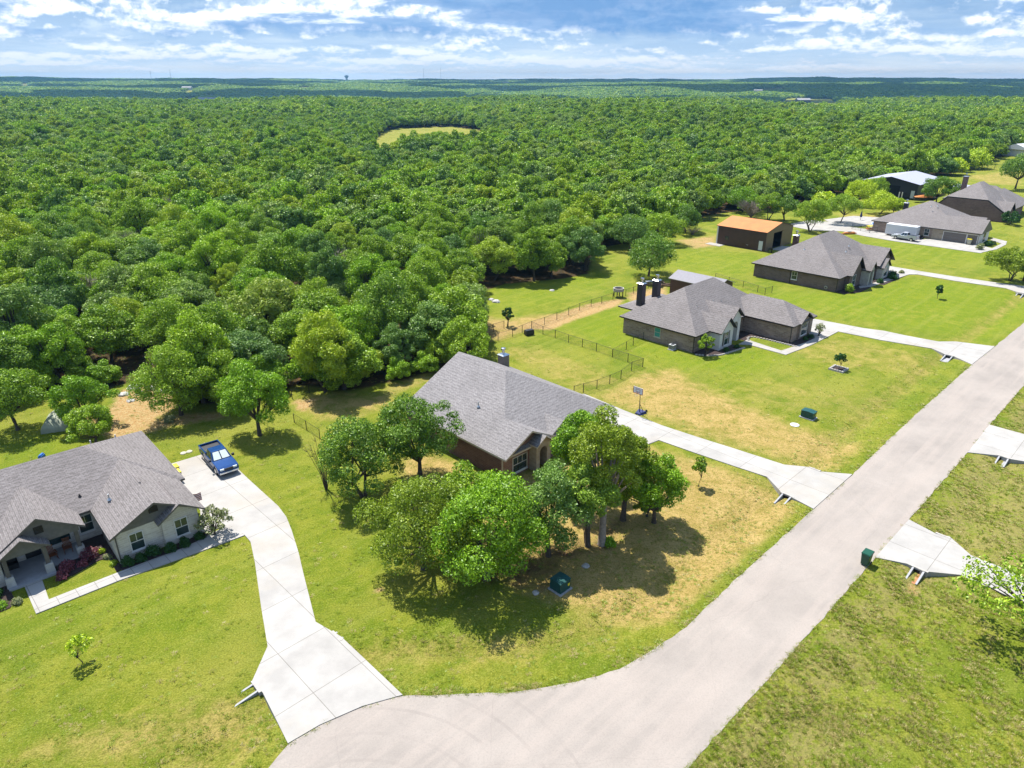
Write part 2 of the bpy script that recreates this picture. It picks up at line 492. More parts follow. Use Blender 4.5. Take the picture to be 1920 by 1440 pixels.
def ground_mat(k):
    geo = k.n('ShaderNodeNewGeometry').outputs['Position']
    dry = k.n('ShaderNodeAttribute', attribute_name='dry').outputs['Fac']
    dirt = k.n('ShaderNodeAttribute', attribute_name='dirt').outputs['Fac']
    lush = k.n('ShaderNodeAttribute', attribute_name='lush').outputs['Fac']
    wood = k.n('ShaderNodeAttribute', attribute_name='wood').outputs['Fac']
    patch = k.n('ShaderNodeAttribute', attribute_name='patch').outputs['Fac']
    n1 = k.noise(geo, 0.16, 6, 0.65, 0.4)
    n2 = k.noise(geo, 0.55, 6, 0.7, 0.6)
    n3 = k.noise(geo, 2.6, 5, 0.75)
    n4 = k.noise(geo, 8.0, 4, 0.8)
    rot = k.n('ShaderNodeVectorRotate', {'Vector': geo, 'Angle': -R(44.5)}, rotation_type='Z_AXIS').outputs[0]
    mow = k.noise(k.n('ShaderNodeMapping', {'Vector': rot, 'Scale': (0.05, 0.9, 1)}).outputs[0], 1.0, 3, 0.5)
    green = k.mix(k.mr(n2, 0.40, 0.60), (0.165, 0.210, 0.012), (0.275, 0.282, 0.038))
    green = k.mix(k.mr(n1, 0.45, 0.60, 0, 0.75), green, (0.120, 0.188, 0.008))
    green = k.mix(k.mr(k.noise(geo, 0.09, 5, 0.6, 0.5), 0.5, 0.62, 0, 0.55), green, (0.33, 0.30, 0.07))
    green = k.mix(k.mr(lush, 0, 1, 0, 0.9), green, k.mix(k.mr(n2, 0.35, 0.65), (0.14, 0.225, 0.004), (0.225, 0.275, 0.010)))
    green = k.mix(k.mr(mow, 0.48, 0.66, 0, 0.38), green, (0.31, 0.32, 0.07))
    tan = k.mix(k.mr(n2, 0.35, 0.65), (0.42, 0.275, 0.12), (0.60, 0.40, 0.22))
    tan = k.mix(k.mr(n3, 0.46, 0.62, 0, 0.55), tan, (0.25, 0.22, 0.035))
    w = k.m('ADD', dry, k.m('MULTIPLY', k.m('SUBTRACT', n2, 0.5), k.m('MULTIPLY', 1.6, k.m('ADD', 0.15, dry))))
    w = k.m('ADD', w, k.m('MULTIPLY', k.m('SUBTRACT', n3, 0.5), k.m('MULTIPLY', 1.1, k.m('ADD', 0.1, dry))))
    col = k.mix(k.mr(w, 0.22, 0.78), green, tan)
    # patchy rough verge
    pw = k.m('ADD', k.m('MULTIPLY', patch, 1.0), k.m('ADD', k.m('MULTIPLY', k.m('SUBTRACT', n2, 0.5), 2.6), k.m('MULTIPLY', k.m('SUBTRACT', n3, 0.5), 3.2)))
    pcol = k.mix(k.mr(n4, 0.4, 0.65), (0.26, 0.21, 0.09), (0.46, 0.37, 0.21))
    col = k.mix(k.m('MULTIPLY', patch, k.mr(pw, 0.62, 1.02, 0, 0.88)), col, pcol)
    dk = k.m('MULTIPLY', k.mr(n3, 0.53, 0.62), k.m('ADD', 0.22, k.m('MULTIPLY', patch, 0.55)))
    col = k.mix(dk, col, (0.10, 0.125, 0.018))
    col = k.mix(k.mr(n4, 0.50, 0.60, 0, 0.60), col, (0.105, 0.130, 0.015))
    col = k.mix(k.mr(n4, 0.36, 0.47, 0.55, 0), col, (0.42, 0.42, 0.13))
    dw = k.m('ADD', dirt, k.m('MULTIPLY', k.m('SUBTRACT', n2, 0.5), k.m('MULTIPLY', dirt, 1.8)))
    dcol = k.mix(k.mr(n3, 0.35, 0.65), (0.46, 0.25, 0.12), (0.60, 0.46, 0.31))
    dcol = k.mix(k.mr(n4, 0.48, 0.6, 0, 0.7), dcol, (0.22, 0.12, 0.06))
    dcol = k.mix(k.mr(n2, 0.55, 0.66, 0, 0.6), dcol, (0.20, 0.17, 0.05))
    col = k.mix(k.mr(dw, 0.3, 0.7), col, dcol)
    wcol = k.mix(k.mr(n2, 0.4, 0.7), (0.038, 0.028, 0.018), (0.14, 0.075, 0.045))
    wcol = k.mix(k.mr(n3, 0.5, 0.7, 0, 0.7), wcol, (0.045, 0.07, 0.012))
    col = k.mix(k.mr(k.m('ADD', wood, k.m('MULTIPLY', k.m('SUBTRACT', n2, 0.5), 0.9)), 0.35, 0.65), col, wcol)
    col = k.mix(1.0, col, (0.71, 0.72, 0.52), 'MULTIPLY')
    hgt = k.m('ADD', k.m('MULTIPLY', n3, 0.7), k.m('MULTIPLY', n4, 0.5))
    bp = k.n('ShaderNodeBump', {'Strength': 1.0, 'Distance': 0.22, 'Height': hgt})
    return pbsdf(k, col, 0.95, 0, bp.outputs[0], 0.12)


mat('ground', ground_mat)


def leaves(name, dark, light, warm=None):
    def fn(k):
        rnd = k.n('ShaderNodeObjectInfo').outputs['Random']
        geo = k.n('ShaderNodeNewGeometry')
        n = k.noise(geo.outputs['Position'], 1.1, 3, 0.7)
        nbig = k.noise(geo.outputs['Position'], 0.016, 3, 0.5)
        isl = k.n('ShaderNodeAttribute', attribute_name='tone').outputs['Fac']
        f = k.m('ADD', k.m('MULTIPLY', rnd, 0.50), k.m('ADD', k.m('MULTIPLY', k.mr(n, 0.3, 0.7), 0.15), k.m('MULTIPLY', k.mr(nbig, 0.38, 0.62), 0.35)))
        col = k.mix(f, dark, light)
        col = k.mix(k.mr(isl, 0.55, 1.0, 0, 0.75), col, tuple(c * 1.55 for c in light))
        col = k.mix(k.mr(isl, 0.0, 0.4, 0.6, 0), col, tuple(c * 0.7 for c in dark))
        if warm:
            r2 = k.m('FRACT', k.m('MULTIPLY', rnd, 17.3))
            col = k.mix(k.mr(r2, 0.82, 0.95, 0, 0.75), col, warm)
            r3 = k.m('FRACT', k.m('MULTIPLY', rnd, 41.7))
            col = k.mix(k.mr(r3, 0.72, 0.9, 0, 0.7), col, (0.10, 0.19, 0.050))
        a = k.n('ShaderNodeBsdfDiffuse', {'Color': col}).outputs[0]
        tcol = k.mix(1.0, col, (1.1, 1.35, 0.45), 'MULTIPLY')
        b = k.n('ShaderNodeBsdfTranslucent', {'Color': tcol}).outputs[0]
        g = k.n('ShaderNodeBsdfGlossy', {'Color': (0.5, 0.55, 0.5, 1), 'Roughness': 0.45}).outputs[0]
        ab = k.n('ShaderNodeMixShader', {0: 0.20, 1: a, 2: b}).outputs[0]
        return k.n('ShaderNodeMixShader', {0: 0.045, 1: ab, 2: g}).outputs[0]
    return mat(name, fn)


leaves('oak_leaves', (0.080, 0.160, 0.007), (0.285, 0.395, 0.024), (0.335, 0.40, 0.022))
leaves('bright_leaves', (0.095, 0.20, 0.005), (0.20, 0.335, 0.012))
leaves('olive_leaves', (0.115, 0.175, 0.008), (0.235, 0.30, 0.018))
leaves('dark_leaves', (0.055, 0.125, 0.010), (0.15, 0.25, 0.022))
leaves('lime_leaves', (0.26, 0.36, 0.010), (0.42, 0.50, 0.025))
leaves('shrub_leaves', (0.012, 0.050, 0.008), (0.035, 0.10, 0.012))
leaves('purple_leaves', (0.10, 0.020, 0.035), (0.22, 0.060, 0.080))
leaves('pale_leaves', (0.14, 0.16, 0.06), (0.26, 0.27, 0.13))


def mesh_mat(k):
    oc = k.n('ShaderNodeUVMap').outputs[0]
    b = k.n('ShaderNodeTexBrick', {'Vector': oc, 'Scale': 1.0, 'Mortar Size': 0.004, 'Brick Width': 0.1, 'Row Height': 0.1, 'Bias': 0.0}, offset=0.0)
    tr = k.n('ShaderNodeBsdfTransparent').outputs[0]
    bs = pbsdf(k, (0.05, 0.05, 0.05), 0.5, 0.4)
    return k.n('ShaderNodeMixShader', {0: b.outputs[1], 1: tr, 2: bs}).outputs[0]


mat('wire_mesh', mesh_mat)

# ------------------------------------------------------------------ ground, road, drives
HEAD = R(44.5)


def pix(pts, z=0.0):
    return [G(x, y, z) for x, y in pts]


ROAD_PX_LEFT = [(505, 1440), (540, 1395), (600, 1360), (680, 1325), (755, 1304), (850, 1303), (960, 1298), (1080, 1280), (1160, 1255), (1230, 1215),
                (1275, 1185), (1400, 1068), (1525, 955), (1598, 890), (1700, 793), (1822, 684), (1865, 650), (1920, 605)]
ROAD_PX_RIGHT = [(1920, 723), (1855, 797), (1814, 849), (1704, 975), (1641, 1046), (1560, 1140), (1450, 1262), (1300, 1428)]
_ra, _rb = G(1822, 684), G(1920, 605)
left_far = (G(1920, 605)[0] + 220 * math.cos(HEAD), G(1920, 605)[1] + 220 * math.sin(HEAD))
right_far = (G(1920, 723)[0] + 245 * math.cos(HEAD), G(1920, 723)[1] + 245 * math.sin(HEAD))
rl = pix(ROAD_PX_LEFT)
rr = pix(ROAD_PX_RIGHT)
bx, by = rl[0]
ROAD = [(bx - 9, by - 7), (bx - 12, by - 16), (bx - 6, by - 26), (bx + 8, by - 28), (bx + 17, by - 16), (rr[-1][0] - 2.5, rr[-1][1] - 3.0)][::-1]
ROAD = rl + [left_far, right_far] + rr + ROAD

DRIVES = {
    'drive_front_left': [(755, 1304), (640, 1195), (592, 1167), (570, 1080), (560, 1037), (547, 995), (537, 970), (522, 950), (500, 930), (467, 900), (446, 880),
                         (420, 853), (379, 853), (309, 874), (330, 905), (376, 958), (377, 1001), (430, 985), (459, 1004), (470, 1017), (478, 1055), (490, 1140), (502, 1213), (473, 1278), (493, 1300), (540, 1395), (600, 1360), (680, 1325)],
    'drive_middle': [(1076, 744), (1095, 739), (1165, 768), (1240, 798), (1310, 821), (1380, 843), (1470, 872), (1520, 877), (1537, 885), (1598, 890), (1562, 922), (1525, 955), (1487, 935),
                     (1463, 922), (1438, 895), (1380, 876), (1300, 849), (1235, 826), (1195, 842), (1150, 862), (1120, 800)],
    'drive_garden_house': [(1512, 596), (1530, 599), (1620, 616), (1658, 621), (1700, 630), (1759, 641), (1792, 641), (1865, 650), (1822, 684), (1800, 674), (1784, 667), (1770, 664),
                           (1747, 654), (1650, 638), (1571, 622), (1545, 634), (1518, 634)],
    'drive_far_lawn': [(1660, 498), (1720, 508), (1790, 519), (1873, 531), (1920, 537), (1990, 543), (1975, 560), (1910, 549), (1886, 541), (1790, 527), (1720, 515), (1705, 515), (1672, 520)],
    'drive_long_back': [(1480, 424), (1483, 420), (1517, 413), (1563, 417), (1597, 426), (1675, 437), (1729, 449), (1759, 449), (1833, 459), (1860, 466), (1839, 475), (1732, 460), (1680, 453), (1620, 443), (1580, 434), (1520, 432)],
    'drive_across_road': [(1704, 975), (1755, 1002), (1780, 1007), (1820, 1042), (1880, 1066), (1930, 1088), (2040, 1130), (2040, 1180), (1930, 1134), (1882, 1115), (1800, 1079), (1730, 1072), (1700, 1058), (1641, 1046)],
    'drive_far_side': [(1855, 797), (1920, 815), (1990, 832), (1990, 880), (1920, 866), (1890, 861), (1872, 855), (1814, 849)],
}
WALKS = {
    'walkway_front_left': [(459, 1004.5), (376, 1035), (225, 1089), (68, 1152), (46, 1100), (40, 1082), (74, 1072), (92, 1125), (225, 1073), (350, 1026), (430, 984)],
    'walkway_garden_house': [(1402, 637), (1412, 641), (1465, 658), (1510, 643), (1560, 619), (1571, 622.5), (1520, 648), (1473, 666), (1404, 647), (1385, 646)],
    'walkway_far_lawn': [(1610, 537), (1634, 532), (1672, 520), (1705, 515), (1632, 538), (1612, 541)],
    'walkway_back_house': [(1839, 474), (1860, 466), (1878, 457), (1857, 450), (1862, 446.5), (1888, 453), (1886, 459), (1868, 468)],
}


def in_poly(X, Y, poly):
    inside = np.zeros(X.shape, bool)
    n = len(poly)
    for i in range(n):
        x1, y1 = poly[i]
        x2, y2 = poly[(i + 1) % n]
        if y1 == y2: continue
        c = ((y1 > Y) != (y2 > Y)) & (X < (x2 - x1) * (Y - y1) / (y2 - y1) + x1)
        inside ^= c
    return inside


def dist_line(X, Y, pts, closed=False):
    D = np.full(X.shape, 1e9)
    n = len(pts)
    for i in range(n if closed else n - 1):
        x1, y1 = pts[i]
        x2, y2 = pts[(i + 1) % n]
        dx, dy = x2 - x1, y2 - y1
        L = dx * dx + dy * dy + 1e-12
        t = np.clip(((X - x1) * dx + (Y - y1) * dy) / L, 0, 1)
        D = np.minimum(D, np.hypot(X - x1 - t * dx, Y - y1 - t * dy))
    return D


def wobble(X, Y, s, seed):
    r = random.Random(seed)
    o = np.zeros(X.shape)
    for i in range(7):
        a, p, f = r.uniform(0, 6.28), r.uniform(0, 6.28), s * r.uniform(0.6, 2.2)
        o += np.sin((X * math.cos(a) + Y * math.sin(a)) * f + p)
    return o / 3.2


def smooth(x, a, b):
    t = np.clip((x - a) / (b - a), 0, 1)
    return t * t * (3 - 2 * t)


def hills(X, Y):
    d = np.hypot(X, Y)
    az = np.arctan2(X, Y)
    z = 5.5 * wobble(X, Y, 0.010, 5) * smooth(d, 200, 520)
    z += -26 * smooth(d, 1050, 1900) + 28 * smooth(d, 2500, 4300)
    ridge = 24 + 17 * np.abs(az) ** 1.3 / 0.55 + 5 * np.sin(az * 17 + 1.0) + 3 * np.sin(az * 41)
    z += ridge * smooth(d, 4300, 7600)
    z += 7.0 * wobble(X, Y, 0.0023, 9) * smooth(d, 900, 2600)
    # low bare hill with pasture to the right of the middle
    z += 16 * np.exp(-((X - 560) / 420) ** 2 - ((Y - 3300) / 420) ** 2)
    return z


def axis_coords(lo, hi, step, far, g):
    a = list(np.arange(lo, hi + step, step))
    s = step
    x = a[-1]
    while x < far:
        s *= g
        x += s
        a.append(x)
    s = step
    x = a[0]
    b = []
    while x > -far:
        s *= g
        x -= s
        b.append(x)
        if len(b) > 900: break
    return np.array(b[::-1] + a)


gx = axis_coords(-66, 150, 0.9, 11500, 1.022)
gy = axis_coords(20, 190, 0.9, 11500, 1.022)
gy = gy[gy > -160]
GX, GY = np.meshgrid(gx, gy)
drive_w = {k: pix(v) for k, v in DRIVES.items()}
walk_w = {k: pix(v) for k, v in WALKS.items()}
in_road = in_poly(GX, GY, ROAD)
d_left = dist_line(GX, GY, rl + [left_far])
d_right = dist_line(GX, GY, rr + [ROAD[-6]] if False else rr)
d_road = np.minimum(d_left, dist_line(GX, GY, [right_far] + rr))


def swale(d):
    return -0.42 * np.exp(-((d - 3.6) / 1.5) ** 2)


def gz_arr(X, Y):
    z = hills(X, Y)
    near = np.hypot(X, Y) < 420
    if near.any():
        dr = np.minimum(dist_line(X, Y, rl + [left_far]), dist_line(X, Y, [right_far] + rr))
        z = z + np.where(in_poly(X, Y, ROAD), 0, swale(dr))
    return z


GZ = hills(GX, GY) + np.where(in_road, -0.02, swale(d_road))
far_flat = np.hypot(GX, GY) > 420
GZ = np.where(in_road & ~far_flat, -0.025, GZ)
for pl in list(drive_w.values()) + list(walk_w.values()):
    ins = in_poly(GX, GY, pl)
    GZ = np.where(ins, np.minimum(GZ, -0.01), GZ)


def blob(pts, soft=3.0):
    """0..1 mask of a polygon given in photograph points, with a soft edge in metres"""
    w = pix(pts)
    d = dist_line(GX, GY, w, True)
    ins = in_poly(GX, GY, w)
    return smooth(np.where(ins, d, -d), -soft, soft)


dry = np.zeros(GX.shape)
for pts, a, sft in [
    ([(1110, 745), (1190, 700), (1260, 690), (1330, 730), (1500, 800), (1640, 835), (1590, 885), (1470, 865), (1300, 815)], 0.80, 3.5),
    ([(1210, 835), (1380, 885), (1450, 910), (1520, 960), (1400, 1065), (1270, 1180), (1150, 1160), (1060, 1140), (960, 1100), (880, 1000), (930, 900), (1100, 850)], 0.92, 2.5),
    ([(820, 850), (935, 910), (900, 960), (760, 900), (740, 860)], 0.85, 2.0),
    ([(905, 660), (990, 640), (1160, 700), (1190, 715), (1080, 745), (990, 690)], 0.42, 3.0),
    ([(1000, 690), (1100, 700), (1160, 720), (1060, 745)], 0.35, 3.0),
    ([(880, 610), (1000, 590), (1060, 585), (1000, 615), (930, 640), (880, 640)], 0.75, 2.0),
    ([(1480, 640), (1580, 628), (1760, 670), (1760, 700), (1600, 700), (1480, 670)], 0.40, 3.0),
    ([(1300, 725), (1440, 700), (1720, 745), (1640, 830), (1400, 770)], 0.32, 5.0),
    ([(0, 1440), (60, 1380), (250, 1330), (460, 1290), (500, 1330), (540, 1400), (520, 1440)], 0.50, 2.5),
    ([(760, 1290), (700, 1230), (640, 1190), (760, 1200), (1000, 1210), (1200, 1160), (1270, 1190), (1150, 1250), (960, 1290)], 0.28, 2.0),
    ([(1420, 590), (1560, 600), (1920, 625), (1920, 600), (1700, 560), (1500, 560), (1300, 520)], 0.22, 4.0),
    ([(560, 740), (640, 735), (760, 750), (660, 790), (600, 790), (560, 770)], 0.6, 2.0),
    ([(1560, 400), (1700, 395), (1720, 410), (1600, 420)], 0.45, 4.0),
    ([(1800, 325), (1920, 312), (1920, 345), (1850, 340)], 0.55, 6.0),
]:
    dry = np.maximum(dry, a * blob(pts, sft))
# dry crest and greener edge beside the road
dry = np.maximum(dry, np.where(in_road, 0, 0.42 * np.exp(-((d_left - 4.2) / 1.7) ** 2)) * (np.hypot(GX, GY) < 200))
edge = np.exp(-(d_road / 0.9) ** 2)
dry = np.clip(dry - 0.8 * edge, 0, 1)
patch = blob([(1300, 1440), (1450, 1265), (1641, 1050), (1704, 975), (1860, 790), (2100, 520), (2700, 500), (2700, 2000), (1250, 2000), (1250, 1500)], 0.4)
patch = patch * (1 - 0.75 * blob([(1700, 1180), (1920, 1130), (2200, 1200), (2200, 1500), (1620, 1500), (1640, 1300)], 5.0))
patch = patch * (1 - 0.5 * edge)
patch = np.maximum(patch, 0.35 * blob([(0, 1500), (0, 1400), (200, 1350), (470, 1290), (540, 1400), (500, 1500)], 3.0))
lush = np.zeros(GX.shape)
for pts, a, sft in [
    ([(1430, 545), (1570, 550), (1640, 540), (1700, 520), (1790, 530), (1930, 555), (1940, 600), (1840, 640), (1690, 615), (1560, 590), (1430, 560)], 1.0, 3.0),
    ([(1060, 610), (1165, 575), (1180, 625), (1300, 668), (1400, 650), (1472, 670), (1430, 700), (1280, 690), (1210, 665), (1130, 650)], 0.95, 2.0),
    ([(1290, 470), (1430, 480), (1410, 520), (1300, 515), (1230, 500)], 0.6, 4.0),
    ([(900, 540), (1120, 510), (1170, 520), (1100, 550), (990, 580), (900, 580)], 0.7, 3.0),
    ([(0, 800), (170, 800), (200, 830), (0, 880)], 0.8, 3.0),
    ([(0, 1110), (60, 1090), (300, 1050), (470, 1020), (490, 1180), (380, 1230), (100, 1200)], 0.35, 4.0),
    ([(1690, 440), (1900, 475), (1900, 510), (1700, 490), (1600, 460)], 0.6, 3.0),
    ([(540, 900), (640, 960), (720, 1040), (760, 1140), (700, 1200), (600, 1150), (560, 1000)], 0.3, 4.0),
    ([(1800, 345), (1900, 350), (1900, 370), (1810, 365)], 0.9, 5.0),
]:
    lush = np.maximum(lush, a * blob(pts, sft))
dirt = np.zeros(GX.shape)
for pts, a, sft in [
    ([(228, 730), (305, 715), (335, 760), (265, 805), (215, 835), (185, 805), (205, 765)], 0.95, 1.2),
    ([(220, 790), (330, 775), (420, 770), (440, 785), (330, 800), (240, 825)], 0.65, 1.2),
    ([(150, 770), (190, 760), (200, 790), (150, 800)], 0.7, 1.2),
    ([(545, 750), (600, 745), (590, 765), (560, 775)], 0.8, 0.8),
    ([(975, 608), (1040, 590), (1100, 570), (1175, 558), (1160, 573), (1080, 600), (1030, 620), (985, 618)], 0.85, 1.2),
    ([(1175, 548), (1250, 535), (1256, 560), (1180, 570)], 0.75, 1.5),
    ([(870, 580), (1000, 608), (990, 622), (920, 645), (890, 640)], 0.5, 2.0),
    ([(1260, 450), (1345, 440), (1350, 462), (1300, 468)], 0.65, 3.0),
    ([(1545, 412), (1600, 404), (1650, 405), (1650, 415), (1560, 420)], 0.7, 3.0),
    ([(1640, 455 - 20), (1600, 438), (1580, 434), (1590, 446), (1610, 448)], 0.0, 1.0),
    ([(650, 760), (760, 700), (900, 650), (880, 690), (760, 740), (680, 780)], 0.45, 2.0),
    ([(1260, 1440), (1320, 1365), (1345, 1350), (1330, 1380), (1290, 1440)], 0.7, 0.5),
    ([(1085, 935), (1130, 930), (1180, 1030), (1100, 1050)], 0.45, 2.0),
    ([(1695, 1090), (1730, 1085), (1725, 1108), (1700, 1108)], 0.85, 0.5),
]:
    dirt = np.maximum(dirt, a * blob(pts, sft))
for (bx_, by_, rr_) in [(1764, 998, 0.8), (890, 1245, 0.5), (709, 1108, 0.4), (1393, 1172 - 9, 0.5)]:
    wx, wy = G(bx_, by_)
    dirt = np.maximum(dirt, 0.8 * np.exp(-((GX - wx) ** 2 + (GY - wy) ** 2) / rr_ ** 2))

# woodland: everything behind this line of tree feet, out to the horizon
EDGE = [(-400, 790), (0, 780), (60, 745), (120, 735), (205, 735), (265, 718), (335, 760), (425, 765), (520, 745), (560, 728), (650, 740), (770, 715), (850, 690), (905, 650), (885, 605),
        (868, 572), (905, 553), (950, 535), (1060, 525), (1110, 515), (1122, 480), (1150, 462), (1200, 455), (1250, 440), (1290, 424), (1330, 405), (1385, 397), (1460, 390), (1545, 372), (1640, 352),
        (1740, 330), (1800, 318), (1850, 300), (1920, 292), (2100, 280), (2600, 270)]
edge_w = pix(EDGE)
WOOD = edge_w + [(14000, edge_w[-1][1]), (14000, 14000), (-14000, 14000), (-14000, edge_w[0][1])]
FIELDS_PX = [
    ([(690, 269), (720, 252), (745, 242), (845, 237), (925, 247), (935, 251), (840, 258), (780, 262), (715, 273)], 0.0),
    ([(0, 158), (62, 158), (58, 164), (0, 168)], 0.5),
    ([(1420, 206), (1480, 199), (1560, 199), (1575, 204), (1500, 209)], 0.2),
    ([(1385, 168), (1460, 164), (1500, 166), (1440, 169)], 0.5),
    ([(320, 184), (372, 181), (362, 186)], 0.3), ([(290, 210), (350, 208), (345, 213), (300, 214)], 0.1),
    ([(1670, 181), (1710, 180), (1705, 184), (1680, 185)], 0.3), ([(1310, 170), (1345, 168), (1400, 169), (1340, 172)], 0.4), ([(1520, 192), (1600, 190), (1610, 193), (1530, 195)], 0.2), ([(1450, 206), (1470, 202), (1480, 204), (1455, 208)], 0.2), ([(380, 177), (402, 175), (398, 179), (384, 180)], 0.2), ([(210, 167), (260, 166), (255, 168), (215, 169)], 0.2), ([(560, 171), (640, 170), (630, 172), (570, 173)], 0.2), ([(1180, 184), (1230, 182), (1225, 185), (1190, 186)], 0.2), ([(880, 176), (940, 175), (930, 177), (890, 178)], 0.2), ([(340, 160), (400, 158), (395, 162), (350, 163)], 0.5),
]
hz0 = 30


def project_on_hills(px, py):
    """point of the terrain seen at a point of the photograph"""
    z = 0.0
    for _ in range(12):
        x, y = G(px, py, min(z, 35.4))
        if math.hypot(x, y) > 9500: 
            k_ = 9500 / math.hypot(x, y)
            x, y = x * k_, y * k_
        z = 0.5 * z + 0.5 * float(hills(np.array([x]), np.array([y]))[0])
    return x, y


FIELDS = [[project_on_hills(*p) for p in f[0]] for f in FIELDS_PX]
dw_ = dist_line(GX, GY, edge_w)
wood = np.where(in_poly(GX, GY, WOOD), smooth(dw_, -1, 3), 0.0)


def f0z(f):
    return float(hills(np.array([f[0][0]]), np.array([f[0][1]]))[0])


def pasture_at(X, Y):
    """open pasture, running far enough forward to be seen over the trees before it"""
    Z = hills(X, Y)
    out = np.zeros(X.shape, bool)
    for f in FIELDS:
        z0 = f0z(f)
        c = np.mean(np.array(f), 0)
        dc = math.hypot(*c)
        for h in (0.0, 3.0, 6.0, 8.5):
            kk = np.minimum((CAMH - z0) / np.maximum(CAMH - Z - h, 2.0), 1.0 + 260.0 / dc)
            out |= in_poly(X * kk, Y * kk, f)
    return out


fmask = pasture_at(GX, GY)
wood = np.where(fmask, 0, wood)
dry = np.where(fmask, 0.34, dry)
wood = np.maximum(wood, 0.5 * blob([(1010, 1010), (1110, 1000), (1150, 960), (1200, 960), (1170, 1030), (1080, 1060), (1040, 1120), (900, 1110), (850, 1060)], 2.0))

me = bpy.data.meshes.new('ground')
ny, nx = GX.shape
V = np.stack([GX, GY, GZ], -1).reshape(-1, 3)
idx = np.arange(nx * ny).reshape(ny, nx)
F = np.stack([idx[:-1, :-1], idx[:-1, 1:], idx[1:, 1:], idx[1:, :-1]], -1).reshape(-1, 4)
me.vertices.add(len(V))
me.vertices.foreach_set('co', V.astype(np.float32).ravel())
me.loops.add(F.size)
me.loops.foreach_set('vertex_index', F.ravel().astype(np.int32))
me.polygons.add(len(F))
me.polygons.foreach_set('loop_start', (np.arange(len(F)) * 4).astype(np.int32))
me.polygons.foreach_set('use_smooth', np.ones(len(F), bool))
me.update(calc_edges=True)
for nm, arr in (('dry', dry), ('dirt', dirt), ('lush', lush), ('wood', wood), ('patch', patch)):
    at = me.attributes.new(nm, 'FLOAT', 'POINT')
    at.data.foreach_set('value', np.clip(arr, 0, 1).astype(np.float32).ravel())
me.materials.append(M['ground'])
ground = bpy.data.objects.new('ground', me)
C.objects.link(ground)
tag(ground, kind='structure')


def slab(name, poly, z0, z1, m, wob=0.0):
    if wob:
        out = []
        rnd = random.Random(3)
        for i in range(len(poly)):
            a, b = poly[i], poly[(i + 1) % len(poly)]
            L = math.dist(a, b)
            n = max(1, int(L / 0.7)) if L < 120 else 1
            for j in range(n):
                t = j / n
                out.append((a[0] + (b[0] - a[0]) * t + rnd.uniform(-wob, wob), a[1] + (b[1] - a[1]) * t + rnd.uniform(-wob, wob)))
        poly = out
    mb = MB().prism(poly, z0, z1, 'z')
    o = mb.build(name, M[m])
    return tag(o, kind='structure')


slab('road', ROAD, -0.3, 0.02, 'asphalt', 0.06)
for nm, w in drive_w.items():
    slab('driveway', w, -0.55, 0.07, 'drive_concrete')
for nm, w in walk_w.items():
    slab('walkway', w, -0.3, 0.074, 'walk_concrete')

# ------------------------------------------------------------------ houses
def hip(mb, x0, x1, y0, y1, z, pitch, axis, a='hip', b='hip', top=None, mi=0, fm=1, th=0.2):
    """roof solid over a rectangle; ridge along axis; each end hip or gable"""
    pts = []
    if axis == 'x':
        h = (y1 - y0) / 2
        zt = z + h * pitch
        ym = (y0 + y1) / 2
        pts = [(x0 + (h if a == 'hip' else 0), ym, zt), (x1 - (h if b == 'hip' else 0), ym, zt)]
    else:
        h = (x1 - x0) / 2
        zt = z + h * pitch
        xm = (x0 + x1) / 2
        pts = [(xm, y0 + (h if a == 'hip' else 0), zt), (xm, y1 - (h if b == 'hip' else 0), zt)]
    for x in (x0, x1):
        for y in (y0, y1):
            pts += [(x, y, z), (x, y, z - th)]
    mb.hull(pts, mi, fm)


def gable(mb, x0, x1, y0, y1, z, pitch, th=0.2, mi=0, fm=1):
    """open gable roof, two slabs, ridge along y"""
    xm = (x0 + x1) / 2
    zt = z + (x1 - x0) / 2 * pitch
    for s, xe in ((-1, x0), (1, x1)):
        b = len(mb.v)
        q = [(xe, y0, z), (xm, y0, zt), (xm, y1, zt), (xe, y1, z)]
        q2 = [(x, y, zz - th) for x, y, zz in q]
        mb.v += q + q2
        for f, m in (((0, 1, 2, 3), mi), ((4, 7, 6, 5), fm), ((0, 4, 5, 1), fm), ((3, 2, 6, 7), fm), ((0, 3, 7, 4), fm)):
            mb.f.append([b + i for i in f])
            mb.mi.append(m)


def gable_x(mb, x0, x1, y0, y1, z, pitch, th=0.15, mi=0, fm=1):
    ym = (y0 + y1) / 2
    zt = z + (y1 - y0) / 2 * pitch
    for ye in (y0, y1):
        b = len(mb.v)
        q = [(x0, ye, z), (x0, ym, zt), (x1, ym, zt), (x1, ye, z)]
        mb.v += q + [(x, y, zz - th) for x, y, zz in q]
        for f, m in (((0, 1, 2, 3), mi), ((4, 7, 6, 5), fm), ((0, 4, 5, 1), fm), ((3, 2, 6, 7), fm), ((0, 3, 7, 4), fm)):
            mb.f.append([b + i for i in f])
            mb.mi.append(m)


def facing(f):
    """local frame of a wall: origin offset, tangent, outward normal"""
    return {'-y': ((1, 0), (0, -1)), '+y': ((-1, 0), (0, 1)), '-x': ((0, -1), (-1, 0)), '+x': ((0, 1), (1, 0))}[f]


def wall_item(mb, x, y, z, f, u0, u1, w0, w1, d0, d1, mi=0):
    """box on a wall: u along the wall, w up, d outwards"""
    (tx, ty), (nx_, ny_) = facing(f)
    xs = [x + tx * u + nx_ * d for u in (u0, u1) for d in (d0, d1)]
    ys = [y + ty * u + ny_ * d for u in (u0, u1) for d in (d0, d1)]
    mb.box(min(xs), max(xs), min(ys), max(ys), z + w0, z + w1, mi)


